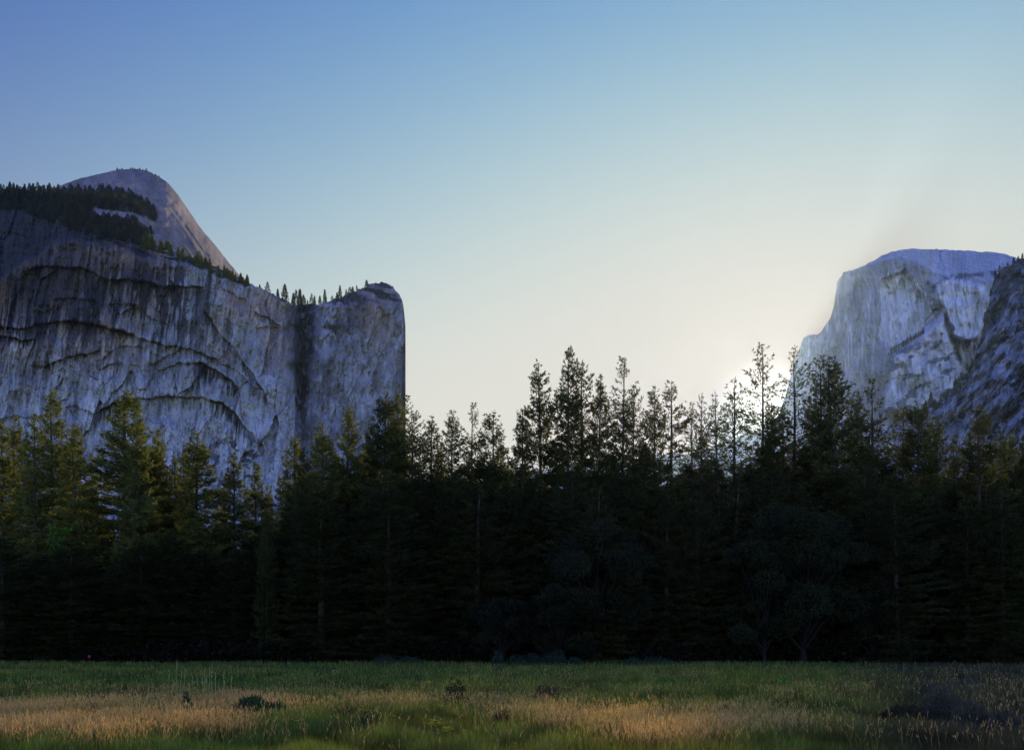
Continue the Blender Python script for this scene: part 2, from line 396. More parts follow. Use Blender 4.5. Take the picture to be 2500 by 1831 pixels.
relief('half_dome_mountain', np.concatenate([np.linspace(1700, 1940, 80, endpoint=False), np.arange(1940, 2560, 1.2), np.linspace(2560, 2800, 60)]), np.concatenate([np.linspace(0, 0.6, 430), np.linspace(0.6, 1, 40)[1:]]), htop, 1620, hdepth, hcolour, M_rockfar, 900)

# nearer shoulder ridge crossing in front of it
NTOP = [(1950, 1230), (2080, 1110), (2150, 1060), (2185, 1025), (2230, 1005), (2265, 992), (2300, 975), (2320, 955), (2340, 933), (2362, 905), (2378, 876), (2390, 845), (2398, 810), (2404, 785), (2410, 762),
        (2417, 735), (2419, 712), (2424, 690), (2434, 668), (2446, 655), (2471, 643), (2500, 629), (2560, 606), (2640, 590), (2900, 560)]
def ntop(x):
    return interp(x, NTOP)+(vnoise(x*0.22, x*0, 14)-0.5)*7
def ndepth(x, y, ty):
    D = 2050-(x-2200)*0.55+np.clip(y-ty, 0, None)*-0.9
    D += (ridged((x+0.75*y)*0.018, (y-0.9*x)*0.006, 190, 5)-0.5)*-90
    D += (fbm((x+0.8*y)*0.05, (y-0.8*x)*0.02, 195, 5)-0.5)*60
    qx = x+(fbm(x*0.04, y*0.04, 320, 4)-.5)*30; qy = y+(fbm(x*0.04, y*0.04, 324, 4)-.5)*30
    D += (ridged(x*0.12, y*0.09, 198, 5)-0.5)*-16+(slabs(qx+.7*qy, qy-.8*qx, 22, 60, 6)[0]-.5)*-34+(slabs(qx+.7*qy, qy-.8*qx, 8, 18, 7)[0]-.5)*-10
    return np.maximum(D, 700)
def ncolour(x, y, ty, D):
    v = 0.19+0.16*(fbm((x+0.8*y)*0.045, (y-0.8*x)*0.014, 200, 5)-0.5)+0.16*(fbm(x*0.16, y*0.12, 201, 5)-0.5)
    slab = sstep(y, 1010, 1070)*sstep(-x, -2420, -2330)
    v = v+0.13*slab+0.12*sstep(ridged((x+.5*y)*0.04, (y-.8*x)*0.01, 203, 3), 0.75, 0.9)
    chute = np.exp(-((x-(2262+(1030-y)*0.30))/5)**2)*sstep(y, 1000, 1040)*0.25
    v = v+chute
    vg = sstep(fbm((x+0.9*y)*0.03, (y-0.7*x)*0.012, 206, 5), 0.52, 0.60)
    edge = sstep(-(y-ty), -30-20*vnoise(x*.1, y*.1, 209), -8)*(x < 2440)*(fbm(x*.12, y*.1, 210, 3) > 0.42)
    vg = np.clip(np.maximum(vg*0.85, edge*0.9)*(1-0.7*slab), 0, 1)[..., None]
    ck = (sstep(-np.abs(fbm((x+.7*y)*0.03, (y-.7*x)*0.015, 212, 4)-0.5), -0.018, -0.003)*0.6)[..., None]
    rgb = np.stack([v*0.98, v*1.02, v*1.2], -1)
    rgb = rgb*(1-ck)+0.03*ck
    return np.clip(rgb*(1-vg)+np.array([0.026, 0.030, 0.026])*vg, 0.01, 0.6)
relief('shoulder_ridge', np.concatenate([np.linspace(1950, 2140, 60, endpoint=False), np.arange(2140, 2540, 1.2), np.linspace(2540, 2900, 70)]), np.concatenate([np.linspace(0, 0.62, 430), np.linspace(0.62, 1, 40)[1:]]), ntop, 1610, ndepth, ncolour, M_rockfar, 600)

# hazy far hills behind the forest
def ftop(x): return interp(x, [(300, 1350), (900, 1230), (1100, 1170), (1250, 1150), (1450, 1140), (1600, 1120), (1750, 1090), (1850, 1062), (1950, 1040), (2100, 1010), (2600, 1000)])+(fbm(x*0.01, x*0, 220, 4)-0.5)*40
relief('far_hills', np.arange(300, 2600, 6.0), np.linspace(0, 1, 90), ftop, 1610,
       lambda x, y, t: 5200-(y-t)*3+(fbm(x*0.01, y*0.01, 222, 4)-0.5)*300,
       lambda x, y, t, D: np.repeat((0.06+0.10*fbm(x*0.02, y*0.02, 224, 4))[..., None], 3, -1), M_rockfar, 500)

# ---------------------------------------------------------------- ground
gx = np.unique(np.concatenate([np.linspace(-6500, -150, 40), np.linspace(-150, 150, 221), np.linspace(150, 6500, 40)]))
gy = np.unique(np.concatenate([np.linspace(-300, 0, 10), np.linspace(0, 200, 201), np.linspace(200, 7000, 60)]))
def gz(x, y):
    e = np.exp(-((y-60)/90.0)**4)
    return e*((fbm(x*0.06+40, y*0.06+40, 230, 3)-0.5)*0.5+(fbm(x*0.3+40, y*0.3+40, 234, 2)-0.5)*0.12) - 0.12*sstep(x, 0, 60)
def dry(x, y):        # how straw-coloured the meadow is at a place
    px = CX+x/y*F; py = HY+EYE/y*F-28
    def blob(cx, cy, rx, ry, s): return s*np.exp(-((px-cx)/rx)**2-((py-cy)/ry)**2)
    v = blob(420, 1728, 230, 22, 1.0)+blob(100, 1755, 200, 26, 0.95)+blob(640, 1728, 150, 16, 0.6)+blob(120, 1805, 220, 40, 0.75)
    v = v+blob(1640, 1800, 190, 45, 1.0)+blob(1450, 1760, 150, 28, 0.65)+blob(900, 1720, 120, 12, 0.5)+blob(1230, 1715, 130, 10, 0.5)+blob(1850, 1770, 220, 28, 0.45)
    v = v+blob(300, 1680, 300, 10, 0.25)+blob(1300, 1640, 400, 5, 0.15)+blob(2050, 1700, 120, 14, 0.4)
    v = v+blob(500, 1790, 120, 18, 0.45)
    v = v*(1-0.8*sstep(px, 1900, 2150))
    n = fbm(x*0.35+11, y*0.35+11, 240, 4)
    return np.clip(v*np.clip(2.6*n-0.62, 0, 1.4)+(sstep(n, 0.60, 0.7))*0.08, 0, 1)
def gcol(x, y):
    d = dry(x, np.maximum(y, 3)); g = np.stack([0.030+0*x, 0.042+0*x, 0.018+0*x], -1); b = np.array([0.12, 0.085, 0.04])
    c = g*(1-d[..., None])+b*d[..., None]
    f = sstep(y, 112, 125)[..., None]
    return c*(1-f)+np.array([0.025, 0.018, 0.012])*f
GX, GY = np.meshgrid(gx, gy, indexing='ij')
V = np.stack([GX, GY, gz(GX, GY)], -1); n, m = GX.shape; idx = np.arange(n*m).reshape(n, m)
q = np.stack([idx[:-1, :-1], idx[1:, :-1], idx[1:, 1:], idx[:-1, 1:]], -1).reshape(-1, 4)
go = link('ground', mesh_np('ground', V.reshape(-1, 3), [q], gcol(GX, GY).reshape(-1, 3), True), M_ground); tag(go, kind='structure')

# ---------------------------------------------------------------- grass
def blades(name, base, h, w, lean, az, col, tipcol, mat, heads=None):
    """three-segment bent blades; base (n,3)"""
    n = len(base)
    rs = RS(len(name)+n)
    la = rs.rand(n)*2*np.pi
    ld = np.stack([np.cos(la), np.sin(la), np.zeros(n)], -1)*lean[:, None]
    side = np.stack([np.cos(az), np.sin(az), np.zeros(n)], -1)
    up = np.array([0, 0, 1.0])
    p0 = base; p1 = base+up*h[:, None]*0.55+ld*h[:, None]*0.25; p2 = base+up*(h*(1-0.35*lean))[:, None]+ld*h[:, None]
    V = np.stack([p0-side*w[:, None]/2, p0+side*w[:, None]/2, p1-side*w[:, None]*0.4, p1+side*w[:, None]*0.4, p2], 1)
    C = np.stack([col*0.8, col*0.8, col, col, tipcol], 1)
    i = (np.arange(n)*5)[:, None]
    quads = i+np.array([[0, 1, 3, 2]]); tris = i+np.array([[2, 3, 4]])
    Vs = [V.reshape(-1, 3)]; Cs = [C.reshape(-1, 3)]; T = [tris]; off = n*5
    if heads is not None:
        hl, hw, k, hc = heads
        for j in range(k):
            a = rs.rand(n)*2*np.pi; t = rs.rand(n)*0.34
            c = p2*(1-t)[:, None]+p1*t[:, None]
            dr = np.stack([np.cos(a)*0.38, np.sin(a)*0.38, 0.75+0*a], -1)+ld*0.9
            s = np.stack([-np.sin(a), np.cos(a), 0*a], -1)
            l = hl*(0.5+1.1*rs.rand(n))
            tv = np.stack([c-s*hw[:, None]/2, c+s*hw[:, None]/2, c+dr*l[:, None]], 1)
            Vs.append(tv.reshape(-1, 3)); Cs.append(np.repeat(hc*(0.75+0.5*rs.rand(n, 1)), 3, 0))
            T.append(off+(np.arange(n)*3)[:, None]+np.array([[0, 1, 2]])); off += 3*n
    me = mesh_np(name, np.concatenate(Vs), [quads]+[np.concatenate(T)], np.concatenate(Cs))
    return link(name, me, mat)
rs = RS(11)
def scatter(n, ylo=15, yhi=121, wexp=1.5):
    # denser towards the viewer's side of the meadow, world-space
    u = rs.rand(n); k = wexp-1
    y = (ylo**-k+u*(yhi**-k-ylo**-k))**(-1/k)
    x = (rs.rand(n)*2-1)*(y*0.64+6)
    return x, y
NB = 330000
x, y = scatter(NB, wexp=1.85)
d = dry(x, y); nz = fbm(x*0.25+70, y*0.25+70, 250, 4); nz2 = fbm(x*0.08+70, y*0.08+70, 254, 3)
nz3 = fbm(x*1.3+20, y*0.9+20, 258, 3)
h = (0.22+0.36*nz+0.16*rs.rand(NB)+0.55*np.clip(nz3-0.5, 0, 1))*(0.8+0.5*nz2)
w = 0.007+0.00042*y
lean = 0.1+0.5*rs.rand(NB)**2
g1 = np.array([0.072, 0.120, 0.020]); g2 = np.array([0.14, 0.155, 0.024]); g3 = np.array([0.060, 0.068, 0.028]); st = np.array([0.36, 0.24, 0.08])
a = sstep(nz2, 0.4, 0.65)[:, None]; b = sstep(nz, 0.5, 0.75)[:, None]
c = g1*(1-a)+g2*a; c = c*(1-0.6*b)+g3*0.6*b
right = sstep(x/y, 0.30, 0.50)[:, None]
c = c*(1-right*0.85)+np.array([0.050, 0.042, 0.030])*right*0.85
pick = (rs.rand(NB) < d*0.35)[:, None]
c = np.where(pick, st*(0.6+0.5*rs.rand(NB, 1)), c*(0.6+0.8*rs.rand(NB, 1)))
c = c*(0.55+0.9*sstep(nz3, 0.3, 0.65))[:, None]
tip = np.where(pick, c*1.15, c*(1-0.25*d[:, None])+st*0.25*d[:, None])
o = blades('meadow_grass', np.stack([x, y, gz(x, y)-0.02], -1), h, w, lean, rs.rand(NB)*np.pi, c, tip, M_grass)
tag(o, 'green meadow grass covering the ground between the viewer and the forest', 'grass', kind='stuff')
# straw coloured flowering stems with seed heads
n = 300000
x, y = scatter(n, ylo=16, yhi=110, wexp=1.9)
keep = rs.rand(n) < np.clip(dry(x, y)*0.95+0.012, 0, 1); x = x[keep]; y = y[keep]; n = len(x)
h = 0.55+0.32*rs.rand(n)+0.2*(fbm(x*0.3+9, y*0.3+9, 260, 3)-0.5)
sc = np.array([0.40, 0.25, 0.09])*(0.7+0.5*rs.rand(n, 1))
hd = np.array([0.62, 0.39, 0.16])
o = blades('dry_seed_grass', np.stack([x, y, gz(x, y)-0.02], -1), h, 0.004+0.00025*y, 0.08+0.35*rs.rand(n)**1.5, rs.rand(n)*np.pi, sc, sc, M_grass,
           heads=(0.062, 0.004+0.00024*y, 7, hd*np.ones((n, 1))))
tag(o, 'straw coloured flowering grass with feathery seed heads in patches of the meadow', 'dry grass', kind='stuff')

# ---------------------------------------------------------------- trees
def tube(path, rad, k):
    path = np.array(path, float); n = len(path); V = []
    for i in range(n):
        a = np.arange(k)*2*np.pi/k
        t = path[min(i+1, n-1)]-path[max(i-1, 0)]; t /= np.linalg.norm(t)+1e-9
        u = np.cross(t, [0.3, 1, 0.1]); u /= np.linalg.norm(u)+1e-9; v = np.cross(t, u)
        V.append(path[i]+rad[i]*(np.cos(a)[:, None]*u+np.sin(a)[:, None]*v))
    V = np.concatenate(V); Q = []
    for i in range(n-1):
        for j in range(k):
            Q.append((i*k+j, i*k+(j+1) % k, (i+1)*k+(j+1) % k, (i+1)*k+j))
    return V, np.array(Q)
def spikes(c, d, l, w, rs):
    """one slim triangle per row"""
    n = len(c)
    d = d/np.linalg.norm(d, axis=1, keepdims=True)
    r = rs.randn(n, 3); s = np.cross(d, r); s /= np.linalg.norm(s, axis=1, keepdims=True)
    return np.stack([c-s*w[:, None]/2, c+s*w[:, None]/2, c+d*l[:, None]], 1).reshape(-1, 3)
def conifer(name, seed, H=40, R=4.2, base=0.12, p=0.75, dens=1.0, keepb=0.9, ragged=0.35, tuft=1.0, droop=0.0, tint=(0.054, 0.056, 0.014)):
    rs = RS(seed)
    nb = int(H*(1-base)*9.5*keepb)
    u = np.sort(rs.rand(nb))**1.0                       # 0 top .. 1 bottom
    z = H*(1-u*(1-base))
    az = np.arange(nb)*2.39996+rs.randn(nb)*0.6
    env = (1-np.exp(-u*p))*(0.86+0.40*u)*(1-0.35*u**3)
    lumps = 1+ragged*(vnoise(az*0.9+seed, z*0.32, seed % 50+300)-0.5)*2
    L = R*env*lumps*(0.62+0.5*rs.rand(nb)**0.7)+0.25+0.25*(rs.rand(nb))*(u < 0.1)
    keep = rs.rand(nb) < (0.72+0.28*sstep(u, 0, .1))
    z, az, L, u = z[keep], az[keep], L[keep], u[keep]; nb = len(z)
    el = np.radians(52-70*u**0.55+rs.randn(nb)*7-droop)
    bend = 0.10+0.12*rs.rand(nb)
    K = np.maximum(3, (L*(3.3+1.7*L)*dens).astype(int))
    bi = np.repeat(np.arange(nb), K); n = len(bi)
    s = 0.16+0.86*rs.rand(n)**0.62
    Lb = L[bi]; lat = (rs.rand(n)-0.5)*2*(0.50*Lb*np.clip(1.05-s, 0, 1)*s*1.5+0.10)
    # gather the foliage into clumps along the branch
    s = np.where(rs.rand(n) < 0.8, (np.floor(s*Lb/0.75)+0.5+0.30*rs.randn(n))*0.75/Lb, s)
    s = np.clip(s, 0.10, 1.06)
    ca, sa = np.cos(az[bi]), np.sin(az[bi]); ce, se = np.cos(el[bi]), np.sin(el[bi])
    r = s*Lb*ce; zz = z[bi]+s*Lb*se+bend[bi]*Lb*s**2-np.abs(lat)*0.15+rs.randn(n)*(0.17 if dens > 1.3 else 0.11)
    c = np.stack([r*ca-lat*sa, r*sa+lat*ca, zz], -1)
    Vs = []; Cs = []
    shade = 0.75+0.5*rs.rand(nb)
    for j in range(3):
        d = np.stack([ca*0.8-np.sign(lat)*sa*0.5, sa*0.8+np.sign(lat)*ca*0.5, 0.45+0*s], -1)+rs.randn(n, 3)*0.55
        v = spikes(c+rs.randn(n, 3)*0.06, d, (0.26+0.22*rs.rand(n))*tuft, (0.10+0.09*rs.rand(n))*tuft, rs)
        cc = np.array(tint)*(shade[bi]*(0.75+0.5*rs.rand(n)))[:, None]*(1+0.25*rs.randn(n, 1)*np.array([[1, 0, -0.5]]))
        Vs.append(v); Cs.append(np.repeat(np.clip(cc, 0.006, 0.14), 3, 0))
    V = np.concatenate(Vs); T = np.arange(len(V)).reshape(-1, 3)
    crown = mesh_np(name+'_crown', V, [T], np.concatenate(Cs))
    crown.materials.append(M_needle)
    # trunk and limbs
    tz = np.linspace(-0.3, H, 16); wob = rs.randn(16, 2).cumsum(0)*0.05
    TV, TQ = tube(np.c_[wob, tz], 0.42*(1-tz/H)**0.8*(H/40)+0.025, 7)
    # three sided limbs, vectorised
    L2 = 0.93*L; c0 = np.stack([0*z, 0*z, z], -1)
    cols = []
    pts = []
    for t in (0, 0.5, 1.0):
        rr = t*L2*np.cos(el); pz = z+t*L2*np.sin(el)+bend*L2*t**2
        pts.append(np.stack([rr*np.cos(az), rr*np.sin(az), pz], -1))
    rad = (0.012+0.010*L)
    ring = []
    for t, pt in enumerate(pts):
        rr = rad*(1.0, 0.65, 0.25)[t]
        for k in range(3):
            a = k*2.094
            off = np.stack([-np.sin(az)*np.cos(a), np.cos(az)*np.cos(a), np.sin(a)+0*az], -1)*rr[:, None]
            ring.append(pt+off)
    LV = np.stack(ring, 1).reshape(-1, 3)
    lq = []
    for t in range(2):
        for k in range(3):
            lq.append([t*3+k, t*3+(k+1) % 3, (t+1)*3+(k+1) % 3, (t+1)*3+k])
    LQ = ((np.arange(nb)*9)[:, None, None]+np.array(lq)[None]).reshape(-1, 4)+len(TV)
    AV = np.concatenate([TV, LV])
    bc = np.ones((len(AV), 3))*np.array([0.055, 0.038, 0.028])*(0.8+0.4*rs.rand(len(AV), 1))
    trunk = mesh_np(name+'_trunk', AV, [TQ, LQ], bc, True); trunk.materials.append(M_bark)
    return trunk, crown
SUNLIT_TINT = (0.130, 0.122, 0.030); SHADED_TINT = (0.040, 0.041, 0.012)  # copies of one needle tint with sunlight and forest shade painted in
PROTO = {
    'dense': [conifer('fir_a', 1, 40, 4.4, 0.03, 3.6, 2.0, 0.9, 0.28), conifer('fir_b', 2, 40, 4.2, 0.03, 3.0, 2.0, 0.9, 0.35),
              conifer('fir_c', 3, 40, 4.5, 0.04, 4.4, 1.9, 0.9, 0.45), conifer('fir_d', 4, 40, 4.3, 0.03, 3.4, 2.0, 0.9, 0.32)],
    'gold': [conifer('lit_fir_a', 21, 40, 4.3, 0.03, 3.4, 2.3, 0.9, 0.25, tint=SUNLIT_TINT), conifer('lit_fir_b', 22, 40, 4.3, 0.03, 2.8, 2.3, 0.9, 0.35, tint=SUNLIT_TINT),
             conifer('lit_fir_c', 23, 40, 4.4, 0.04, 4.0, 2.2, 0.9, 0.4, tint=SUNLIT_TINT), conifer('lit_fir_d', 24, 40, 4.2, 0.03, 3.1, 2.3, 0.85, 0.3, droop=6, tint=SUNLIT_TINT)],
    'dark': [conifer('shaded_fir_a', 31, 40, 4.4, 0.02, 3.6, 1.5, 1.15, 0.3, tint=SHADED_TINT), conifer('shaded_fir_b', 32, 40, 4.4, 0.02, 4.6, 1.5, 1.15, 0.4, tint=SHADED_TINT),
             conifer('shaded_fir_c', 33, 40, 4.4, 0.02, 3.0, 1.5, 1.15, 0.5, droop=8, tint=SHADED_TINT), conifer('shaded_fir_d', 34, 40, 4.4, 0.02, 6.0, 1.4, 1.15, 0.6, tint=SHADED_TINT)],
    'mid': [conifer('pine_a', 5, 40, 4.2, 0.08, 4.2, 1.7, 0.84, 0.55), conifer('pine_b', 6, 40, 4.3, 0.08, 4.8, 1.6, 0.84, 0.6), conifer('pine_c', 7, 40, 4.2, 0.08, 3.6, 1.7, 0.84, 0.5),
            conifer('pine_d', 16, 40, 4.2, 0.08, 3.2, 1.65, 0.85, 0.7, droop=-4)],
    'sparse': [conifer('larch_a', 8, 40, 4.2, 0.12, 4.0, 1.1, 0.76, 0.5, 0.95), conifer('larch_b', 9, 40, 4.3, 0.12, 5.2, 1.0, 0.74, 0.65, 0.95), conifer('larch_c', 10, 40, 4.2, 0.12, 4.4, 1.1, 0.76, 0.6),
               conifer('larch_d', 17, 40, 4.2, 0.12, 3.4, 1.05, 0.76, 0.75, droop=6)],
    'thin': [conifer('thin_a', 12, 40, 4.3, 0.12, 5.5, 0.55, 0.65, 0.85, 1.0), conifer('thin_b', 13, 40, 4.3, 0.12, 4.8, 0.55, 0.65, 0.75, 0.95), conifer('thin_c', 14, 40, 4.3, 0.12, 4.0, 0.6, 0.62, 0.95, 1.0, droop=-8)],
}
tcount = 0
def put_tree(px, py, w, kind, d, label, group='conifers whose tops make the forest skyline', var=None):
    global tcount
    tcount += 1
    r = RS(tcount+500)
    x, yy, z = W(px, py, d)
    zb = 0.0
    H = z-zb
    tr, cr = PROTO[kind][(tcount if var is None else var) % len(PROTO[kind])]
    e = empty('conifer_tree', (x, d, zb))
    sz = H/40.0; sxy = (w/F*d)/(3.7 if kind in ('dense', 'gold', 'dark') else 3.25)*(0.94+0.12*r.rand())
    e.scale = (sxy, sxy, sz); e.rotation_euler = (r.randn()*0.008, r.randn()*0.008, r.rand()*6.28)
    link('trunk', tr, None, e); link('crown', cr, None, e)
    tag(e, label, 'tree', group)
    return e
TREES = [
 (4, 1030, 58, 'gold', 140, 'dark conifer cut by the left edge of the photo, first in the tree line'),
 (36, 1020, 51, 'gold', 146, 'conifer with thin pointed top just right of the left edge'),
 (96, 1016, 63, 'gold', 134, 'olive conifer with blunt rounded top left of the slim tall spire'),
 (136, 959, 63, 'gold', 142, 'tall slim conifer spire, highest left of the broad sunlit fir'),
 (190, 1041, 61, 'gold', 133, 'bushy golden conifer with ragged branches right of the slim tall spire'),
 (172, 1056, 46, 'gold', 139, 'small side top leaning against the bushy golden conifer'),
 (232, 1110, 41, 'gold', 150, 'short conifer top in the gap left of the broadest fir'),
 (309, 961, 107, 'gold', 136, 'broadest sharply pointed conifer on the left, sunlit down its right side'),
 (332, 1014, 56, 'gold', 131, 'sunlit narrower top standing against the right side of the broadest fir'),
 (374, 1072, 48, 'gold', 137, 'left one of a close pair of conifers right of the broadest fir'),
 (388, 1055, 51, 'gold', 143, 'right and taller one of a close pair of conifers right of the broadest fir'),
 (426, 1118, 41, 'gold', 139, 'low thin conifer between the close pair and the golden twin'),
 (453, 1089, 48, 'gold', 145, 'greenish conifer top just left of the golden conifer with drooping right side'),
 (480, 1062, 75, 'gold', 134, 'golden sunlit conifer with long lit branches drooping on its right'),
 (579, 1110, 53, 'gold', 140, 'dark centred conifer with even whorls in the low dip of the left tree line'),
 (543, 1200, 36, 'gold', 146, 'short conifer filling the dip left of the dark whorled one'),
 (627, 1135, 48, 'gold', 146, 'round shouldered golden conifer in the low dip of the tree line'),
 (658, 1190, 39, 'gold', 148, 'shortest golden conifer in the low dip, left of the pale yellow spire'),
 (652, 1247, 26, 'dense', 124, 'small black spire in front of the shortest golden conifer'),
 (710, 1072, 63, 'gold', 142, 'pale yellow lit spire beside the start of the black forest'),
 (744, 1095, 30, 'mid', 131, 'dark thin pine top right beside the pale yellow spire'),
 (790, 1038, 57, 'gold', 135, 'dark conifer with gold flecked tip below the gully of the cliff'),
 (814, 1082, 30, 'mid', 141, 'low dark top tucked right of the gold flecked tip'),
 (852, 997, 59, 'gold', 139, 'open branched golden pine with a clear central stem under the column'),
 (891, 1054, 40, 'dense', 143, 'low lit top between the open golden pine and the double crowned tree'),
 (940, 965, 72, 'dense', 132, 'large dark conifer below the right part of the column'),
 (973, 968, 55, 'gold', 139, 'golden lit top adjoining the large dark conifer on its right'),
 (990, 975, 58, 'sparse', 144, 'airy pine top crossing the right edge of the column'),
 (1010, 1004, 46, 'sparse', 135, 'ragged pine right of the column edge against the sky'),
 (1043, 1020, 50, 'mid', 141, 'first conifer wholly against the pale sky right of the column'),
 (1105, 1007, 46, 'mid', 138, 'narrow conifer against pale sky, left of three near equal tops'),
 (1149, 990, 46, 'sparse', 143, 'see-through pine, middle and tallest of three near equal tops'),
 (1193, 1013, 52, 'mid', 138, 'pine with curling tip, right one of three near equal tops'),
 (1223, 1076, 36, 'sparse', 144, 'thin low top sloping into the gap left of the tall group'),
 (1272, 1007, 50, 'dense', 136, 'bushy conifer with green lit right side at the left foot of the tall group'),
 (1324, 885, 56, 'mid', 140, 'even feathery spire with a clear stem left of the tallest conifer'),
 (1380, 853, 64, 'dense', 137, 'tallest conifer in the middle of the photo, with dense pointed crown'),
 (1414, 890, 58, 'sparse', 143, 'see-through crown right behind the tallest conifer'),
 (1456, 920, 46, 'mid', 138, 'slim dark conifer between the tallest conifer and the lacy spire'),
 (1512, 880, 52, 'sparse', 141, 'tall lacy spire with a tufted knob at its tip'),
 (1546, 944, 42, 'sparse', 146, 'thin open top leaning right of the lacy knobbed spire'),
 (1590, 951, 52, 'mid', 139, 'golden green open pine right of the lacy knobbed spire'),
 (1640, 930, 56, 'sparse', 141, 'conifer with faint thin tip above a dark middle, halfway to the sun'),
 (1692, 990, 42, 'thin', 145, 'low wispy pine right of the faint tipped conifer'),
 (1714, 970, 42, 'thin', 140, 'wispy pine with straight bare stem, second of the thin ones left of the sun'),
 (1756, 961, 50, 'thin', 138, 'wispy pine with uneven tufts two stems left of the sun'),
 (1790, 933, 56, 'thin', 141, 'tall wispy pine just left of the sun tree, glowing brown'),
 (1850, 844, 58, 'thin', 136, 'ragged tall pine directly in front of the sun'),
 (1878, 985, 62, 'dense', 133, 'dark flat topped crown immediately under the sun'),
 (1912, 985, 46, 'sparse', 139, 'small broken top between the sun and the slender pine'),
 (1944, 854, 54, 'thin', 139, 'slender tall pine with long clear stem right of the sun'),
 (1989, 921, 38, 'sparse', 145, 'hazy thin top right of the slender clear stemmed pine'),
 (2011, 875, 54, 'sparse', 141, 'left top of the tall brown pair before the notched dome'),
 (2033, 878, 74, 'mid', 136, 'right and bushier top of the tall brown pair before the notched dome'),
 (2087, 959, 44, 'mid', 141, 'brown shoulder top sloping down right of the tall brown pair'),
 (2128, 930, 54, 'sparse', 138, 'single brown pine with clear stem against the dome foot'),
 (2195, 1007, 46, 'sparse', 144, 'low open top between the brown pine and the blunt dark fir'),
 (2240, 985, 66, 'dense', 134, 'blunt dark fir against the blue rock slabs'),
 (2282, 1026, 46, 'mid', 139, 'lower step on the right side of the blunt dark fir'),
 (2328, 1072, 42, 'dense', 144, 'short dark spire standing in the gap before the pale slab'),
 (2401, 995, 70, 'dense', 133, 'black broad spire near the right edge, tallest there'),
 (2445, 1045, 48, 'mid', 139, 'lower top on the right slope of the black broad spire'),
 (2470, 1062, 44, 'dense', 145, 'last low top but one before the right edge'),
 (2500, 1062, 52, 'dense', 136, 'dark conifer cut by the right edge of the photo'),
]
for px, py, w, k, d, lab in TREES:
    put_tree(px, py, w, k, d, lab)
# the dark body of the forest: rows of lower and farther trees below that skyline
sky = sorted([(t[0], t[1]) for t in TREES])
FILL = [(-200, 1130), (0, 1130), (200, 1160), (330, 1150), (450, 1170), (560, 1235), (660, 1240), (760, 1130), (850, 1110), (950, 1080), (1100, 1100), (1230, 1130), (1330, 1060), (1500, 1060), (1650, 1085), (1780, 1100),
        (1900, 1080), (2040, 1050), (2200, 1090), (2330, 1150), (2430, 1110), (2700, 1110)]
r = RS(77)
for row, (d, step, off) in enumerate([(127, 80, 20), (139, 74, 55), (152, 68, 0), (168, 64, 30), (190, 60, 10)]):
    x = -160+off
    while x < 2680:
        px = x+r.randn()*12
        t = float(interp(px, FILL))+5+abs(r.randn())*42+(60 if row == 0 else 0)
        dd_ = d+r.randn()*4
        if px < 700: t = max(t, 1275+abs(r.randn())*50+(0 if row >= 2 else 30))
        cap = 33+r.randn()*1.5 if (row < 3 or px > 950) else 27+r.randn()*1.5
        t = max(t, HY-(cap-EYE)/dd_*F)
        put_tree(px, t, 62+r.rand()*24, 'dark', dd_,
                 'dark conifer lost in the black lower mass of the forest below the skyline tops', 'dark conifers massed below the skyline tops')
        x += step*(0.8+0.4*r.rand())

# dark undergrowth closing the forest foot
ru = RS(88); n = 60000
uy = 121+ru.rand(n)**1.3*26; ux = (ru.rand(n)*2-1)*(uy*0.66+8)
uh = 1.0+3.6*fbm(ux*0.12+50, uy*0.12+50, 400, 4)*ru.rand(n)**0.5
ud = ru.randn(n, 3)+np.array([0, -0.3, 0.6])
V = spikes(np.stack([ux, uy, uh*ru.rand(n)**0.6], -1), ud, 0.35+0.4*ru.rand(n), 0.25+0.25*ru.rand(n), ru)
V[:, 2] = np.maximum(V[:, 2], -0.05)
o = link('undergrowth', mesh_np('undergrowth', V, [np.arange(len(V)).reshape(-1, 3)], np.repeat(np.array([0.014, 0.013, 0.006])*(0.6+0.8*ru.rand(n, 1)), 3, 0)), M_leaf)
tag(o, 'black undergrowth at the foot of the forest behind the meadow', 'undergrowth', kind='stuff')

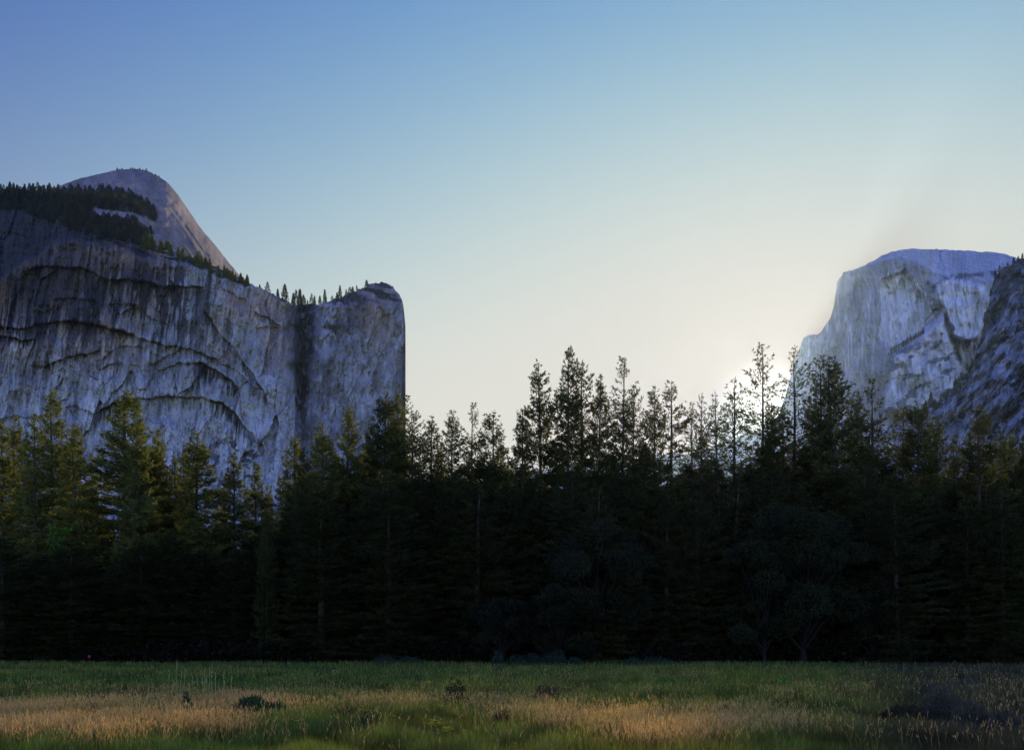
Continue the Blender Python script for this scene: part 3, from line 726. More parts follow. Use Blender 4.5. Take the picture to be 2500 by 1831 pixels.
# broadleaf oaks in front of the conifers
def broadleaf(name, seed, R, H, base, n_lobes=26, leaves=26000, tint=(0.05, 0.065, 0.03), lsz=0.17):
    rs = RS(seed)
    # lobe centres
    th = rs.rand(n_lobes)*2*np.pi; ph = rs.rand(n_lobes)**0.9
    rr = R*(0.35+0.5*rs.rand(n_lobes))
    zc = base+(H-base)*(0.12+0.75*ph); sq = np.sqrt(np.clip(1-((zc-base)/(H-base)-0.35)**2/0.55, 0.1, 1))
    cen = np.stack([np.cos(th)*rr*sq, np.sin(th)*rr*sq, zc], -1)
    lr = R*(0.20+0.16*rs.rand(n_lobes))
    bi = rs.randint(0, n_lobes, leaves)
    v = rs.randn(leaves, 3); v /= np.linalg.norm(v, axis=1, keepdims=True)
    q = (0.55+0.5*rs.rand(leaves)**0.6); lump = 0.7+0.6*vnoise(v[:, 0]*3+bi, v[:, 2]*3+v[:, 1]*2+bi, 333)
    c = cen[bi]+v*(lr[bi]*q*lump)[:, None]*np.array([1, 1, 0.7])
    nn = v+rs.randn(leaves, 3)*0.8
    V = spikes(c, nn, lsz*(0.7+0.9*rs.rand(leaves)), lsz*(0.8+0.8*rs.rand(leaves)), rs)
    cc = np.array(tint)*(0.7+0.6*rs.rand(leaves, 1))*(0.8+0.4*rs.rand(n_lobes)[bi])[:, None]
    crown = mesh_np(name+'_crown', V, [np.arange(len(V)).reshape(-1, 3)], np.repeat(cc, 3, 0)); crown.materials.append(M_leaf)
    TVs = []; TQs = []; off = 0
    def add(path, rad, k=7):
        nonlocal off
        v, q = tube(path, rad, k); TVs.append(v); TQs.append(q+off); off += len(v)
    add([(0, 0, -0.2), (0.1, 0, base*0.6), (0.0, 0.15, base*1.2), (0.1, 0.1, H*0.75)], [R*0.07, R*0.055, R*0.045, R*0.01])
    for i in range(n_lobes):
        c = cen[i]; z0 = base*0.8+0.4*(c[2]-base*0.8)*rs.rand()
        m1 = np.array([c[0]*0.45, c[1]*0.45, z0+(c[2]-z0)*0.6])
        add([(0, 0, z0), m1, c, c+(c-m1)*0.3], [R*0.028, R*0.02, R*0.01, R*0.004], 5)
    AV = np.concatenate(TVs)
    tr = mesh_np(name+'_trunk', AV, [np.concatenate(TQs)], np.ones((len(AV), 3))*np.array([0.010, 0.008, 0.006]), True); tr.materials.append(M_bark)
    return tr, crown
def put_broad(px, pyb, d, R, H, base, seed, label, tint, leaves=26000, name='oak_tree', group=None, lobes=26, lsz=0.17):
    tr, cr = broadleaf(name, seed, R, H, base, lobes, leaves, tint, lsz)
    e = empty(name, ((px-CX)/F*d, d, 0)); link('trunk', tr, None, e); link('crown', cr, None, e)
    tag(e, label, 'tree', group)
grp = 'broadleaf trees at the foot of the forest'
put_broad(1960, 0, 120, 8.6, 23.5, 1.5, 41, 'big round oak with faintly green top, dim against the black forest at the right', (0.026, 0.029, 0.010), 70000, group=grp, lobes=44)
put_broad(1865, 0, 118, 5.6, 17.5, 1.2, 42, 'lower left lobe-like oak touching the big round oak', (0.024, 0.027, 0.009), 40000, group=grp)
put_broad(1450, 0, 119, 7.6, 20.0, 1.2, 43, 'faint grey oak in the black forest below the tallest conifer', (0.021, 0.022, 0.009), 56000, group=grp, lobes=38)
put_broad(1360, 0, 116, 4.6, 10.5, .8, 44, 'low grey oak bush-tree at the lower left of the faint grey oak', (0.020, 0.021, 0.009), 26000, group=grp)
put_broad(1225, 0, 117, 4.4, 9.6, .8, 45, 'lowest grey broadleaf tree, left of the other faint oaks', (0.020, 0.021, 0.009), 26000, group=grp)
put_broad(2130, 0, 121, 4.6, 12.5, 1, 46, 'small dim broadleaf tree right under the big round oak', (0.018, 0.019, 0.008), 20000, group=grp)
put_broad(144, 0, 126, 2.0, 20.0, 13.5, 47, 'young maple with bright sunlit green leaves amid black conifers at the left', (0.08, 0.15, 0.015), 700, 'maple_tree', grp, 16, 0.22)

# distant conifers on the cliffs
def far_conifer(name, seed, dens=1.0, rad=0.20, lit=1.0):
    rs = RS(seed); n = int(620*dens)
    u = rs.rand(n)**0.8; z = 1-u*0.95; r = rad*u**0.75*(0.3+0.75*rs.rand(n))*(0.75+0.5*vnoise(z*14, z*0+seed, 7)); a = rs.rand(n)*6.283
    c = np.stack([r*np.cos(a), r*np.sin(a), z], -1)
    d = np.stack([np.cos(a), np.sin(a), 0.2+0*a], -1)+rs.randn(n, 3)*0.4
    V = spikes(c, d, 0.07+0.06*rs.rand(n), 0.05+0.03*rs.rand(n), rs)
    tv, tq = tube([(0, 0, -0.03), (0, 0, 0.5), (0, 0, 0.99)], [0.018, 0.011, 0.003], 5)
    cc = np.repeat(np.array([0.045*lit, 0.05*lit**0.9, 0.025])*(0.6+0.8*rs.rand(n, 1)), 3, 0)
    me = mesh_np(name, np.concatenate([V, tv]), [np.arange(n*3).reshape(-1, 3), tq+n*3], np.concatenate([cc, np.ones((len(tv), 3))*0.04]))
    me.materials.append(M_needle); return me
FARG = [far_conifer('far_e', 11, 1.3, 0.24, 2.3), far_conifer('far_f', 12, 1.1, 0.22, 2.3), far_conifer('far_g', 13, 1.2, 0.26, 2.3), far_conifer('far_h', 14, 1.0, 0.2, 2.3)]  # brighter needle copies: sunlight on the bench trees put into their colour
FARP = [far_conifer('far_a', 1), far_conifer('far_b', 2, 0.8, 0.24), far_conifer('far_c', 3, 0.7, 0.17), far_conifer('far_d', 4, 0.5, 0.3)]
def depth_at(fn, top, px, py):
    X = np.array([[float(px)]]); Y = np.array([[float(py)]]); T = top(X)
    return float(fn(X, np.maximum(Y, T), T)[0, 0])
fc = 0
def put_far(px, pyb, hpx, dfn, top, label, group, name='cliff_tree', var=None, wide=1.0):
    global fc
    fc += 1; rr = RS(fc+900)
    t = float(top(np.array([[float(px)]]))[0, 0]); pyb = max(pyb, t+0.5)
    d = depth_at(dfn, top, px, pyb)+1.0
    o = bpy.data.objects.new(name, (FARG if name == 'bench_tree' else FARP)[(fc if var is None else var) % 4]); COL.objects.link(o)
    x, yy, z = W(px, pyb, d); s = hpx/F*d
    o.location = (x, d, z-0.06*s); o.scale = (s*wide, s*wide, s*1.06); o.rotation_euler = (0, 0, rr.rand()*6)
    tag(o, label, 'tree', group)
    return o
g1_ = 'conifers along the rim of the left cliff'
for px, py, hh, wd, lab in [
    (603, 690, 19, 1, 'lone small fir on the descending cliff rim left of the tree cluster'),
    (634, 702, 8, 1.6, 'low bush-like tree on the rim between the lone small fir and the next one'),
    (653, 712, 24, 1, 'second solitary fir on the rim, left of the tallest rim fir'),
    (678, 724, 19, 1, 'short fir touching the left side of the tallest rim fir'),
    (695, 738, 43, 0.9, 'tallest fir on the rim, standing left of the gully head'),
    (716, 746, 30, 0.9, 'dark fir first in the cluster over the gully'),
    (723, 748, 40, 0.8, 'narrow taller fir second in the cluster over the gully'),
    (732, 748, 41, 0.8, 'narrow tall fir third in the cluster over the gully'),
    (741, 748, 27, 1.1, 'broader low fir fourth in the cluster over the gully'),
    (751, 748, 15, 1, 'tiny fir in the low part of the cluster over the gully'),
    (761, 746, 29, 0.8, 'pointed fir right of the gully head'),
    (768, 744, 21, 0.8, 'small slim fir beside the pointed fir right of the gully head'),
    (781, 742, 20, 0.9, 'small fir halfway between the gully head and the leafy topped pine'),
    (793, 738, 31, 0.8, 'pine with tufted crown on the rise toward the column'),
    (811, 733, 12, 1.1, 'little round tree after the tufted pine'),
    (823, 728, 16, 1.1, 'low tree at the foot of the leaning rim pine'),
    (830, 725, 31, 0.7, 'leaning slim pine at the start of the column top'),
    (845, 718, 14, 1.0, 'small tree right of the leaning slim pine'),
    (854, 714, 15, 1.3, 'left one of two bushy trees on the column shoulder'),
    (861, 711, 13, 1.4, 'right one of two bushy trees on the column shoulder'),
    (871, 707, 12, 0.8, 'thin little spike tree on the column shoulder'),
    (895, 700, 16, 1.5, 'spreading wind-shaped tree on the column top'),
    (918, 694, 5, 2, 'last tiny shrub-like tree near the column summit')]:
    put_far(px, py, hh, cdepth, ctop, lab, g1_, wide=wd)
r = RS(5)
for i in range(46):                                    # sunlit trees along the bench between cliff and dome
    t = r.rand(); px = 350+t*258; py = 594+t*104+r.randn()*5
    put_far(px, py+4, 17+r.rand()*18*(1-0.5*t), cdepth, ctop, 'small sunlit conifer in the band along the bench below the bare dome', 'sunlit conifers on the bench below the bare dome', 'bench_tree')
for px in (286, 291, 298, 318, 323, 329, 336, 341, 349, 357, 380, 388):
    put_far(px, float(dtop(np.array([[float(px)]]))[0, 0])+1, 3+r.rand()*3.5, ddepth, dtop, 'tiny tree on the very crest of the bare dome', 'tiny trees on the crest of the bare dome', 'summit_tree', wide=1.5)
for i, px in enumerate([2, 9, 24, 33, 41, 50, 60, 72, 81, 92, 99, 108, 116, 132, 141]):
    put_far(px, 474, 16+r.rand()*13, cdepth, ctop, 'dark conifer in the row on the upper left skyline beside the bare dome', 'dark conifers on the upper left skyline', 'skyline_tree')
for i in range(30):                                    # gully
    py = 752+i*9+r.randn()*3; px = 742+(py-745)*-0.03+r.randn()*9
    put_far(px, py, 14+r.rand()*10, cdepth, ctop, 'dark conifer growing down inside the gully left of the column', 'dark conifers inside the gully', 'gully_tree')
for i in range(14):                                   # ledge on the half dome
    t = (i+r.rand()*0.7)/14; px = 2168+t*92; py = 872-t*60
    put_far(px, py, 11+r.rand()*9, hdepth, htop, 'small conifer on the diagonal ledge crossing the face of the notched dome', 'conifers on the diagonal ledge of the notched dome', 'ledge_tree', wide=0.8)
for i in range(34):                                    # along the ridge crest
    t = r.rand(); px = 2190+t*240; py = float(ntop(np.array([[px]]))[0, 0])+1+r.rand()*10
    put_far(px, py, 8+r.rand()*12, ndepth, ntop, 'small dark conifer on the crest of the shadowed ridge before the notched dome', 'conifers on the crest of the shadowed ridge', 'ridge_tree')
for px, py, hh in [(2339, 965, 38), (2273, 985, 30), (2305, 970, 14), (2385, 900, 20), (2460, 655, 14), (2475, 645, 16), (2486, 640, 14), (2496, 633, 14), (2440, 662, 16)]:
    put_far(px, py, hh, ndepth, ntop, 'larger dark conifer standing out on the edge of the shadowed ridge', 'larger conifers on the edge of the shadowed ridge', 'ridge_tree')
# forest covering the slope under the dome: one uncountable mass
def forest_mass(name, pts, hs, dfn, top, label, seed):
    rs = RS(seed); src = FARP[0]
    nv = len(src.vertices); co = np.zeros(nv*3); src.vertices.foreach_get('co', co); co = co.reshape(-1, 3)[:nv]
    ntri = int(620); keep = rs.rand(ntri) < 0.4
    tri = co[:ntri*3].reshape(-1, 3, 3)[keep].copy()
    P = np.array(pts, float); X = P[:, 0][:, None]; Y = P[:, 1][:, None]; T = top(X); Y = np.maximum(Y, T+1)
    D = dfn(X, Y, T)[:, 0]; X = X[:, 0]; Y = Y[:, 0]
    bx = (X-CX)/F*D; bz = EYE+(HY-Y)/F*D; s = np.array(hs)/F*D
    a = rs.rand(len(P))*6.28; ca, sa = np.cos(a), np.sin(a)
    t = tri[None]*1.35*np.array([1, 1, 0.75]); xx = t[..., 0]*ca[:, None, None]-t[..., 1]*sa[:, None, None]; yy = t[..., 0]*sa[:, None, None]+t[..., 1]*ca[:, None, None]
    V = np.stack([xx*s[:, None, None]+bx[:, None, None], yy*s[:, None, None]+D[:, None, None], t[..., 2]*s[:, None, None]+bz[:, None, None]], -1).reshape(-1, 3)
    c = np.repeat(np.array([0.035, 0.037, 0.024])*(0.6+0.8*rs.rand(len(P), 1)), keep.sum()*3, 0)
    o = link(name, mesh_np(name, V, [np.arange(len(V)).reshape(-1, 3)], c), M_needle)
    tag(o, label, 'forest', kind='stuff')
pts = []; hs = []
FP = [(-200, 470), (122, 474), (200, 480), (290, 486), (345, 505), (352, 530), (340, 560), (375, 590), (330, 600), (250, 585), (170, 560), (100, 540), (60, 520), (-200, 500)]
Ln = [(225, 512), (330, 522), (385, 552)]
while len(pts) < 900:
    px = -150+r.rand()*520; py = 468+r.rand()*130
    if sdf(np.array([px]), np.array([py]), FP)[0] > 0 and not (-4 < py-float(interp(px, Ln)) < 24 and 222 < px < 400):
        pts.append((px, py)); hs.append(12+r.rand()*12)
forest_mass('slope_forest', pts, hs, cdepth, ctop, 'dark conifer forest covering the slope under the bare dome', 21)
# same on the lower flank of the dome itself
pts = []; hs = []
FP2 = [(120, 468), (200, 470), (290, 470), (345, 492), (380, 520), (392, 560), (360, 585), (345, 560), (300, 540), (200, 540), (120, 520)]
while len(pts) < 420:
    px = 120+r.rand()*270; py = 466+r.rand()*110
    if sdf(np.array([px]), np.array([py]), FP2)[0] > 0 and not (-4 < py-float(interp(px, Ln)) < 24 and 222 < px < 400):
        pts.append((px, py)); hs.append(12+r.rand()*11)
forest_mass('dome_forest', pts, hs, ddepth, dtop, 'dark conifers climbing the lower flank of the bare dome', 22)

# ---------------------------------------------------------------- meadow plants
def bush_mesh(name, seed, n, R, H, col, leaf=0.05, twig=0.35, upright=0.5):
    rs = RS(seed)
    a = rs.rand(n)*6.283; rr = np.sqrt(rs.rand(n))*R; z = H*(rs.rand(n)**0.8)*(1-0.6*(rr/R)**2)
    c = np.stack([rr*np.cos(a), rr*np.sin(a)*0.8, z], -1)
    d = np.stack([np.cos(a), np.sin(a), upright+rs.rand(n)*1.2], -1)+rs.randn(n, 3)*0.5
    V = spikes(c, d, leaf*(1+1.6*rs.rand(n)), leaf*(0.35+0.4*rs.rand(n)), rs)
    C = np.repeat(np.array(col)*(0.6+0.8*rs.rand(n, 1)), 3, 0)
    k = max(8, n//25)
    b = rs.rand(k)*6.283; base = np.stack([0.2*R*np.cos(b), 0.2*R*np.sin(b), -0.03+0*b], -1)
    tip = np.stack([R*0.8*np.cos(b), R*0.65*np.sin(b), H*(0.6+0.5*rs.rand(k))], -1)*(0.5+0.5*rs.rand(k, 1))
    sd = np.stack([-np.sin(b), np.cos(b), 0*b], -1)*0.012
    S = np.stack([base-sd, base+sd, tip], 1).reshape(-1, 3)
    me = mesh_np(name, np.concatenate([V, S]), [np.arange(len(V)+len(S)).reshape(-1, 3)], np.concatenate([C, np.ones((len(S), 3))*np.array(col)*twig*2]))
    me.materials.append(M_leaf); return me
def at_ground(px, pyb):
    d = ground_d(pyb); x = (px-CX)/F*d
    return x, d, float(gz(np.array([x]), np.array([d]))[0])
def put_bush(px, pyb, wpx, hpx, col, label, name='shrub', cat='shrub', n=900, leaf=0.05, seed=None, up=0.5, group=None):
    x, d, z = at_ground(px, pyb); s = d/F
    o = link(name, bush_mesh(name, seed or int(px), int(n*1.5), wpx*s/2, hpx*s*1.1+0.32, col, leaf, upright=up)); o.location = (x, d, z-0.02)
    tag(o, label, cat, group); return o
DG = (0.030, 0.050, 0.026); RB = (0.10, 0.045, 0.03); BG = (0.06, 0.15, 0.02); GR = (0.080, 0.066, 0.056)
put_bush(615, 1778, 96, 46, (0.045, 0.075, 0.03), 'large dark green leafy shrub among the straw grass left of centre', n=1500, leaf=0.09, up=2.2)
put_bush(668, 1774, 84, 30, (0.045, 0.075, 0.03), 'dark green shrub adjoining the right side of the large dark shrub', n=900, leaf=0.09, up=2.2)
put_bush(455, 1766, 26, 50, (0.03, 0.055, 0.035), 'narrow upright dark green plant in the straw grass', 'leafy_plant', 'plant', n=500, up=1.6)
put_bush(1112, 1742, 60, 62, (0.045, 0.05, 0.02), 'bushy brown-green plant carrying the tall yellow flowers', 'leafy_plant', 'plant', n=1300)
put_bush(1330, 1738, 62, 40, RB, 'reddish brown dock-like bush right of the tall yellow flowers', n=1100)
put_bush(1352, 1722, 22, 26, (0.12, 0.05, 0.035), 'small rust coloured seed plant on top of the reddish bush', 'seed_plant', 'plant', n=350, up=1.5)
put_bush(1216, 1800, 22, 30, (0.12, 0.045, 0.03), 'rusty seed plant, left one of two side by side in the lower middle', 'seed_plant', 'plant', n=350, up=1.5)
put_bush(1233, 1792, 18, 30, (0.12, 0.045, 0.03), 'rusty seed plant, right one of two side by side in the lower middle', 'seed_plant', 'plant', n=350, up=1.5)
put_bush(1325, 1712, 50, 26, (0.04, 0.07, 0.03), 'green shrub behind the reddish brown bush', n=700)
put_bush(905, 1812, 60, 40, DG, 'dim dark shrub at the lower middle left of the yellow flowers', n=900)
put_bush(1218, 1647, 20, 14, DG, 'small dark bush at the far middle of the meadow', n=250)
put_bush(1030, 1645, 16, 8, DG, 'tiny dark tuft left of the far middle bush', n=200)
put_bush(145, 1640, 18, 20, DG, 'small dark tuft in the far left meadow', n=250)
put_bush(103, 1625, 14, 7, DG, 'tiny far dark tuft left of the small far left tuft', n=150)
put_bush(36, 1632, 14, 14, DG, 'dark tuft nearest the left edge in the far meadow', n=200)
put_bush(1625, 1684, 60, 20, BG, 'low bright green leafy patch right of centre in the meadow', 'leafy_plant', 'plant', n=1300)
put_bush(1665, 1674, 40, 12, BG, 'smaller bright green patch behind the low bright green one', 'leafy_plant', 'plant', n=700)
put_bush(1915, 1692, 34, 20, (0.09, 0.2, 0.02), 'vivid green broad leaved plant under the white flower spike', 'leafy_plant', 'plant', n=900)
put_bush(1905, 1684, 60, 12, (0.04, 0.10, 0.025), 'green patch spreading behind the vivid green plant', 'leafy_plant', 'plant', n=900)
put_bush(2000, 1672, 44, 14, BG, 'bright green patch right of the vivid green plant', 'leafy_plant', 'plant', n=800)
put_bush(2210, 1788, 150, 46, (0.035, 0.028, 0.02), 'wide dark brown hollow of matted plants in the right foreground', n=2600, leaf=0.06)
put_bush(2300, 1780, 120, 82, GR, 'large grey wiry shrub in the right foreground', 'dry_shrub', 'shrub', n=1900, leaf=0.06, up=2.0)
put_bush(2370, 1800, 110, 70, GR, 'grey wiry shrub right of the large one', 'dry_shrub', 'shrub', n=1500, leaf=0.06, up=2.0)
put_bush(2265, 1722, 50, 30, GR, 'small grey wiry shrub behind the large one', 'dry_shrub', 'shrub', n=500, leaf=0.06, up=2.0)
put_bush(2350, 1690, 110, 16, GR, 'low pale grey brush strip in the right distance', 'dry_shrub', 'shrub', n=900, leaf=0.08, up=2.0)
put_bush(2455, 1805, 100, 50, GR, 'grey brush at the lower right corner', 'dry_shrub', 'shrub', n=1100, leaf=0.06, up=2.0)
for i, (px, w_, h_) in enumerate([(1215, 30, 30), (1262, 50, 24), (1300, 50, 26), (1335, 34, 26), (1362, 44, 36), (1400, 34, 16), (940, 60, 16), (1000, 70, 12), (1600, 80, 16), (1545, 50, 14)]):
    put_bush(px, 1624, w_, h_, (0.035, 0.055, 0.035), ['first', 'second', 'third', 'fourth', 'fifth, tallest', 'sixth', 'seventh', 'eighth', 'ninth', 'tenth'][i]+' dark bush on the far meadow edge, '
             + ['the left end of the centre clump', 'the left middle of the centre clump', 'the middle of the centre clump', 'the right middle of the centre clump', 'right end of the centre clump', 'just beyond the centre clump', 'the left of centre', 'left of the centre clump', 'the right of centre', 'in the gap right of it'][i],
             'meadow_edge_bush', 'bush', n=500, leaf=0.12, up=1.2, group='bushes along the far edge of the meadow')
# yellow wildflowers
def flower_plant(px, pyb, wpx, hpx, nst, label, seed, petal=(0.85, 0.72, 0.02), size=0.045):
    x, d, z = at_ground(px, pyb); s = d/F; rs = RS(seed)
    e = empty('yellow_wildflower', (x, d, z)); tag(e, label, 'flower', 'yellow wildflowers in the meadow')
    R = wpx*s/2; H = hpx*s+0.28
    Vs = []; Fl = []
    for i in range(nst):
        tx, ty = rs.randn(2)*R*0.45; th = H*(0.75+0.3*rs.rand())
        b = np.array([tx*0.3, ty*0.3, 0]); t = np.array([tx, ty, th])
        sd = np.array([0.006, 0.0, 0]); sd2 = np.array([0, 0.006, 0])
        Vs += [b-sd, b+sd, t, b-sd2, b+sd2, t]
        for k in range(6):
            u = 0.2+0.7*rs.rand(); c = b*(1-u)+t*u; a = rs.rand()*6.28; l = 0.05+0.06*rs.rand()
            dd = np.array([math.cos(a), math.sin(a), 0.5]); sv = np.array([-math.sin(a), math.cos(a), 0])*0.014
            Vs += [c-sv, c+sv, c+dd*l]
        for k in range(5):
            c = t+rs.randn(3)*np.array([0.05, 0.05, 0.025])
            for j in range(6):
                a = j*1.047+rs.rand(); dd = np.array([math.cos(a), math.sin(a), 0.35]); sv = np.array([-math.sin(a), math.cos(a), 0])*size*0.4
                Fl += [c-sv, c+sv, c+dd*size]
    V = np.array(Vs); me = mesh_np('stem', V, [np.arange(len(V)).reshape(-1, 3)], np.ones((len(V), 3))*np.array([0.05, 0.08, 0.025])); link('stem', me, M_leaf, e)
    V = np.array(Fl); me = mesh_np('flower_head', V, [np.arange(len(V)).reshape(-1, 3)], np.ones((len(V), 3))*np.array(petal)); link('flower_head', me, M_petal, e)
for i, (px, py, w_, h_, k, lab) in enumerate([
    (1112, 1745, 55, 64, 12, 'tallest clump of yellow wildflowers, left of the reddish bush'),
    (1048, 1730, 26, 42, 6, 'small yellow wildflower clump just left of the tallest clump'),
    (1062, 1818, 24, 34, 6, 'yellow wildflowers at the lower middle, left of the densest low clump'),
    (1088, 1828, 34, 26, 9, 'densest low clump of yellow wildflowers near the bottom edge'),
    (1136, 1832, 22, 22, 6, 'yellow wildflowers right of the densest low clump'),
    (892, 1776, 24, 22, 5, 'yellow wildflowers left of centre in the middle meadow'),
    (1075, 1770, 20, 20, 4, 'few yellow flowers below the tallest clump'),
    (1112, 1780, 20, 18, 4, 'few yellow flowers under and right of the tallest clump'),
    (1204, 1762, 20, 14, 3, 'pair of yellow flowers left of the reddish bush'),
    (685, 1795, 20, 12, 4, 'yellow flowers right under the large dark shrub'),
    (540, 1792, 24, 12, 4, 'yellow flowers in the straw grass left of the large dark shrub'),
    (728, 1802, 14, 12, 3, 'last yellow flowers right of the large dark shrub'),
    (930, 1722, 18, 20, 3, 'sparse yellow flowers in the light green strip')]):
    flower_plant(px, py, w_, h_, k, lab, 60+i)
# tall pale stalks standing above the grass
rs2 = RS(31)
bx, bd, bz = at_ground(490, 1712)
clump = empty('tall_grass_clump', (bx, bd, bz)); tag(clump, 'clump of tall pale green flowering stalks rising above the left meadow to the forest edge', 'tall grass')
for (px, top, bot) in [(432, 1606, 1690), (413, 1634, 1690), (424, 1660, 1700), (444, 1640, 1690), (452, 1632, 1688), (470, 1652, 1700), (462, 1668, 1702), (482, 1658, 1700), (500, 1632, 1690), (503, 1650, 1700), (512, 1630, 1690), (517, 1640, 1705), (526, 1640, 1700), (547, 1640, 1695), (548, 1660, 1700), (527, 1690, 1715), (535, 1682, 1712), (566, 1652, 1690), (494, 1656, 1700), (440, 1670, 1705)]:
    Vv = []; d = bd+rs2.randn()*1.2; x0, _, z0 = W(px+rs2.randn()*3, 1706, d); x1, _, z1 = W(px, top, d)
    b = np.array([x0-bx, d-bd, 0.0]); t = np.array([x1-bx, d-bd, z1-bz]); w_ = 0.020
    for sv in (np.array([w_, 0, 0]), np.array([0, w_, 0])):
        Vv += [b-sv, b+sv, t]
    for k in range(14):
        u = 0.72+0.28*rs2.rand(); c = b*(1-u)+t*u; a = rs2.rand()*6.28
        dd = np.array([math.cos(a)*0.35, math.sin(a)*0.35, 1])*0.07; sv = np.array([-math.sin(a), math.cos(a), 0])*0.02
        Vv += [c-sv, c+sv, c+dd]
    V = np.array(Vv); link('stalk', mesh_np('stalk', V, [np.arange(len(V)).reshape(-1, 3)], np.ones((len(V), 3))*np.array([0.34, 0.38, 0.22])), M_grass, clump)
# white flower spike
x, d, z = at_ground(1910, 1690); e = empty('white_flower', (x, d, z)); tag(e, 'small white flower spike above the vivid green plant', 'flower')
s = d/F; V, Q = tube([(0, 0, 0), (0.02, 0, 18*s), (0, 0, 24*s)], [0.012, 0.01, 0.008], 5)
link('stem', mesh_np('stem', V, [Q], np.ones((len(V), 3))*np.array([0.06, 0.1, 0.03])), M_leaf, e)
r3 = RS(3); n = 60; c = np.stack([r3.randn(n)*0.03, r3.randn(n)*0.03, (19+r3.rand(n)*10)*s], -1); dd = r3.randn(n, 3)
V = spikes(c, dd, 0.05+0*c[:, 0], 0.035+0*c[:, 0], r3); link('flower_head', mesh_np('flower_head', V, [np.arange(len(V)).reshape(-1, 3)], np.ones((len(V), 3))*0.42), M_petal, e)
# pink blossom by the forest edge
d = 60.0; x, _, zt = W(218, 1602, d); zb = float(gz(np.array([x]), np.array([d]))[0]); e = empty('pink_flower', (x, d, zb)); tag(e, 'single bright pink blossom at the far left edge of the meadow before the dark forest', 'flower')
V, Q = tube([(0, 0, 0), (0.02, 0, 0.5*(zt-zb)), (0, 0, zt-zb)], [0.015, 0.012, 0.01], 5)
link('stem', mesh_np('stem', V, [Q], np.ones((len(V), 3))*np.array([0.06, 0.1, 0.03])), M_leaf, e)
n = 260; v = r3.randn(n, 3); v /= np.linalg.norm(v, axis=1, keepdims=True)
V = spikes(v*np.array([0.045, 0.045, 0.055])+np.array([0, 0, zt-zb]), v+r3.randn(n, 3)*0.4, 0.05+0*v[:, 0], 0.05+0*v[:, 0], r3)
link('flower_head', mesh_np('flower_head', V, [np.arange(len(V)).reshape(-1, 3)], np.ones((len(V), 3))*np.array([0.85, 0.05, 0.28])), M_petal, e)

# ---------------------------------------------------------------- haze
HZ = dict(density=1.35e-5, g=0.80)
hx0, hx1, hy0, hy1, hz0, hz1 = -7000, 7000, -400, 7600, -2.0, 1750
hv = [(x, y, z) for x in (hx0, hx1) for y in (hy0, hy1) for z in (hz0, hz1)]
me = bpy.data.meshes.new('haze'); me.from_pydata(hv, [], [(0, 1, 3, 2), (4, 6, 7, 5), (0, 4, 5, 1), (2, 3, 7, 6), (0, 2, 6, 4), (1, 5, 7, 3)])
hz = link('haze', me); tag(hz, 'thin morning haze filling the valley', 'haze', kind='stuff')
m = bpy.data.materials.new('haze'); nt, N, L = nodes(m)
out = N.new('ShaderNodeOutputMaterial'); pv = N.new('ShaderNodeVolumePrincipled')
pv.inputs['Color'].default_value = (0.46, 0.68, 1.0, 1); pv.inputs['Density'].default_value = HZ['density']; pv.inputs['Anisotropy'].default_value = HZ['g']
L.new(pv.outputs[0], out.inputs['Volume']); me.materials.append(m)

# ---------------------------------------------------------------- light
AZ = math.atan2(620, F); EL = math.atan2((HY-985), math.hypot(F, 620))
sd = Vector((math.sin(AZ)*math.cos(EL), math.cos(AZ)*math.cos(EL), math.sin(EL)))
ld = bpy.data.lights.new('sun', 'SUN'); ld.energy = 5.0; ld.angle = math.radians(0.53); ld.color = (1.0, 0.80, 0.52)
lo = bpy.data.objects.new('sun', ld); COL.objects.link(lo); lo.rotation_euler = sd.to_track_quat('Z', 'Y').to_euler(); lo.location = sd*300
wd = bpy.data.worlds.new('World'); scene.world = wd; wd.use_nodes = True
nt = wd.node_tree; N = nt.nodes; L = nt.links; N.clear()
out = N.new('ShaderNodeOutputWorld'); bg = N.new('ShaderNodeBackground'); sk = N.new('ShaderNodeTexSky')
sk.sky_type = 'NISHITA'; sk.sun_disc = False; sk.sun_elevation = EL; sk.sun_rotation = AZ; sk.air_density = 1.0; sk.dust_density = 1.2; sk.ozone_density = 1.5; sk.altitude = 1200
bg.inputs['Strength'].default_value = 0.10
# grade of the sky: deeper blue with height, paler towards the sun, soft shoulder like slide film
tc = N.new('ShaderNodeTexCoord'); sx = N.new('ShaderNodeSeparateXYZ'); L.new(tc.outputs['Generated'], sx.inputs[0])
def mth(op, a, b=None, clamp=False):
    n = N.new('ShaderNodeMath'); n.operation = op; n.use_clamp = clamp
    for i, v in enumerate((a, b)):
        if v is None: continue
        if isinstance(v, (int, float)): n.inputs[i].default_value = v
        else: L.new(v, n.inputs[i])
    return n.outputs[0]
zz = mth('MINIMUM', mth('MAXIMUM', sx.outputs[2], 0.0), 0.85)
dt = N.new('ShaderNodeVectorMath'); dt.operation = 'DOT_PRODUCT'; L.new(tc.outputs['Generated'], dt.inputs[0]); dt.inputs[1].default_value = sd
ct = mth('MAXIMUM', dt.outputs['Value'], 0.50)
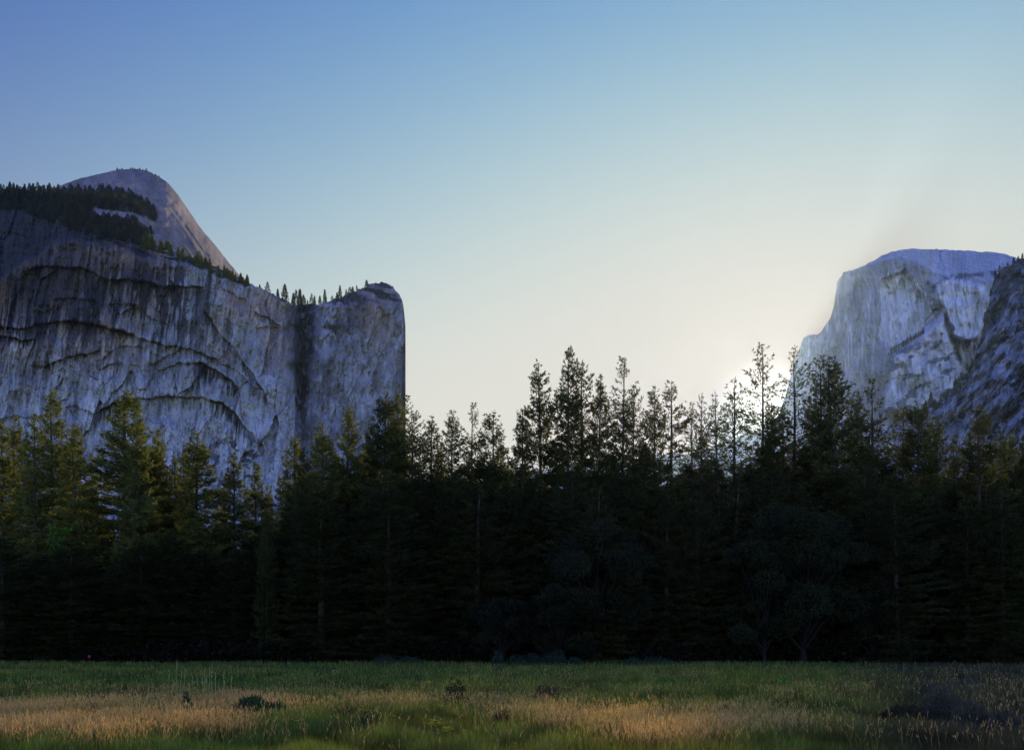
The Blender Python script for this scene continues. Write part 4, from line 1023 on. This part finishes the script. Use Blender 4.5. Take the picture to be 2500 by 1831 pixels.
# what the valley haze adds in front of the sky, taken off the sky behind it
hph = mth('DIVIDE', 0.0287, mth('POWER', mth('SUBTRACT', 1.64, mth('MULTIPLY', dt.outputs['Value'], 1.6)), 1.5))
anti_fill = mth('MULTIPLY', mth('SUBTRACT', 0.60, dt.outputs['Value']), 1.6, True)
aur = mth('ADD', mth('MULTIPLY', mth('EXPONENT', mth('MULTIPLY', mth('SUBTRACT', dt.outputs['Value'], 1.0), 2500.0)), 1.0), mth('MULTIPLY', mth('EXPONENT', mth('MULTIPLY', mth('SUBTRACT', dt.outputs['Value'], 1.0), 160.0)), 0.16))
hpl = mth('MULTIPLY', mth('MINIMUM', mth('DIVIDE', 1748.0, mth('MAXIMUM', sx.outputs[2], 0.01)), 7500.0), HZ['density'])
hal = mth('MULTIPLY', mth('MULTIPLY', hph, hpl), mth('SUBTRACT', 5.0, mth('MULTIPLY', mth('MULTIPLY', mth('SUBTRACT', sx.outputs[0], 0.33), 11.0, True), mth('MULTIPLY', mth('MULTIPLY', mth('SUBTRACT', 0.55, sx.outputs[2]), 6.0, True), 3.9))))
sc_ = N.new('ShaderNodeSeparateColor'); L.new(sk.outputs[0], sc_.inputs[0]); cc_ = N.new('ShaderNodeCombineColor')
for i, (b0, b1, b2, cap) in enumerate([(-0.23, -5.228, 3.40, 0.822), (-1.03, -3.569, 3.90, 0.795), (-0.709, -0.277, 2.249, 0.735)]):
    nn = mth('POWER', mth('ADD', mth('MULTIPLY', sc_.outputs[i], 0.1), 1e-4), 0.6)
    ee = mth('EXPONENT', mth('ADD', mth('ADD', mth('MULTIPLY', zz, b1), b0), mth('MULTIPLY', ct, b2)))
    yv = mth('MULTIPLY', nn, ee)
    ov = mth('SUBTRACT', 1.0, mth('EXPONENT', mth('MULTIPLY', yv, -1.0)))
    hc = (0.46, 0.54, 0.52)[i]
    sv = mth('MAXIMUM', mth('SUBTRACT', mth('MULTIPLY', ov, cap), mth('MULTIPLY', hal, hc)), 0.02)
    sv = mth('MULTIPLY', sv, mth('ADD', mth('MULTIPLY', anti_fill, (0.9, 1.95, 3.3)[i]), 1.0))      # sky opposite the sun brightened and blued as added fill for the rock
    sv = mth('ADD', sv, mth('MULTIPLY', aur, (1.0, 0.93, 0.80)[i]))                             # the sun's own aureole
    L.new(mth('MULTIPLY', sv, 10.0), cc_.inputs[i])
L.new(cc_.outputs[0], bg.inputs['Color']); L.new(bg.outputs[0], out.inputs[0])

# ---------------------------------------------------------------- camera
cd = bpy.data.cameras.new('camera'); cam = bpy.data.objects.new('camera', cd); COL.objects.link(cam)
cam.location = (0, 0, EYE); cam.rotation_euler = (math.radians(90), 0, 0)
cd.sensor_width = 36; cd.lens = 36*F/2500; cd.shift_y = (HY-915.5)/2500; cd.clip_end = 30000; cd.clip_start = 0.1
scene.camera = cam
vs = scene.view_settings; vs.view_transform = 'Standard'; vs.look = 'None'; vs.exposure = 0; vs.gamma = 1
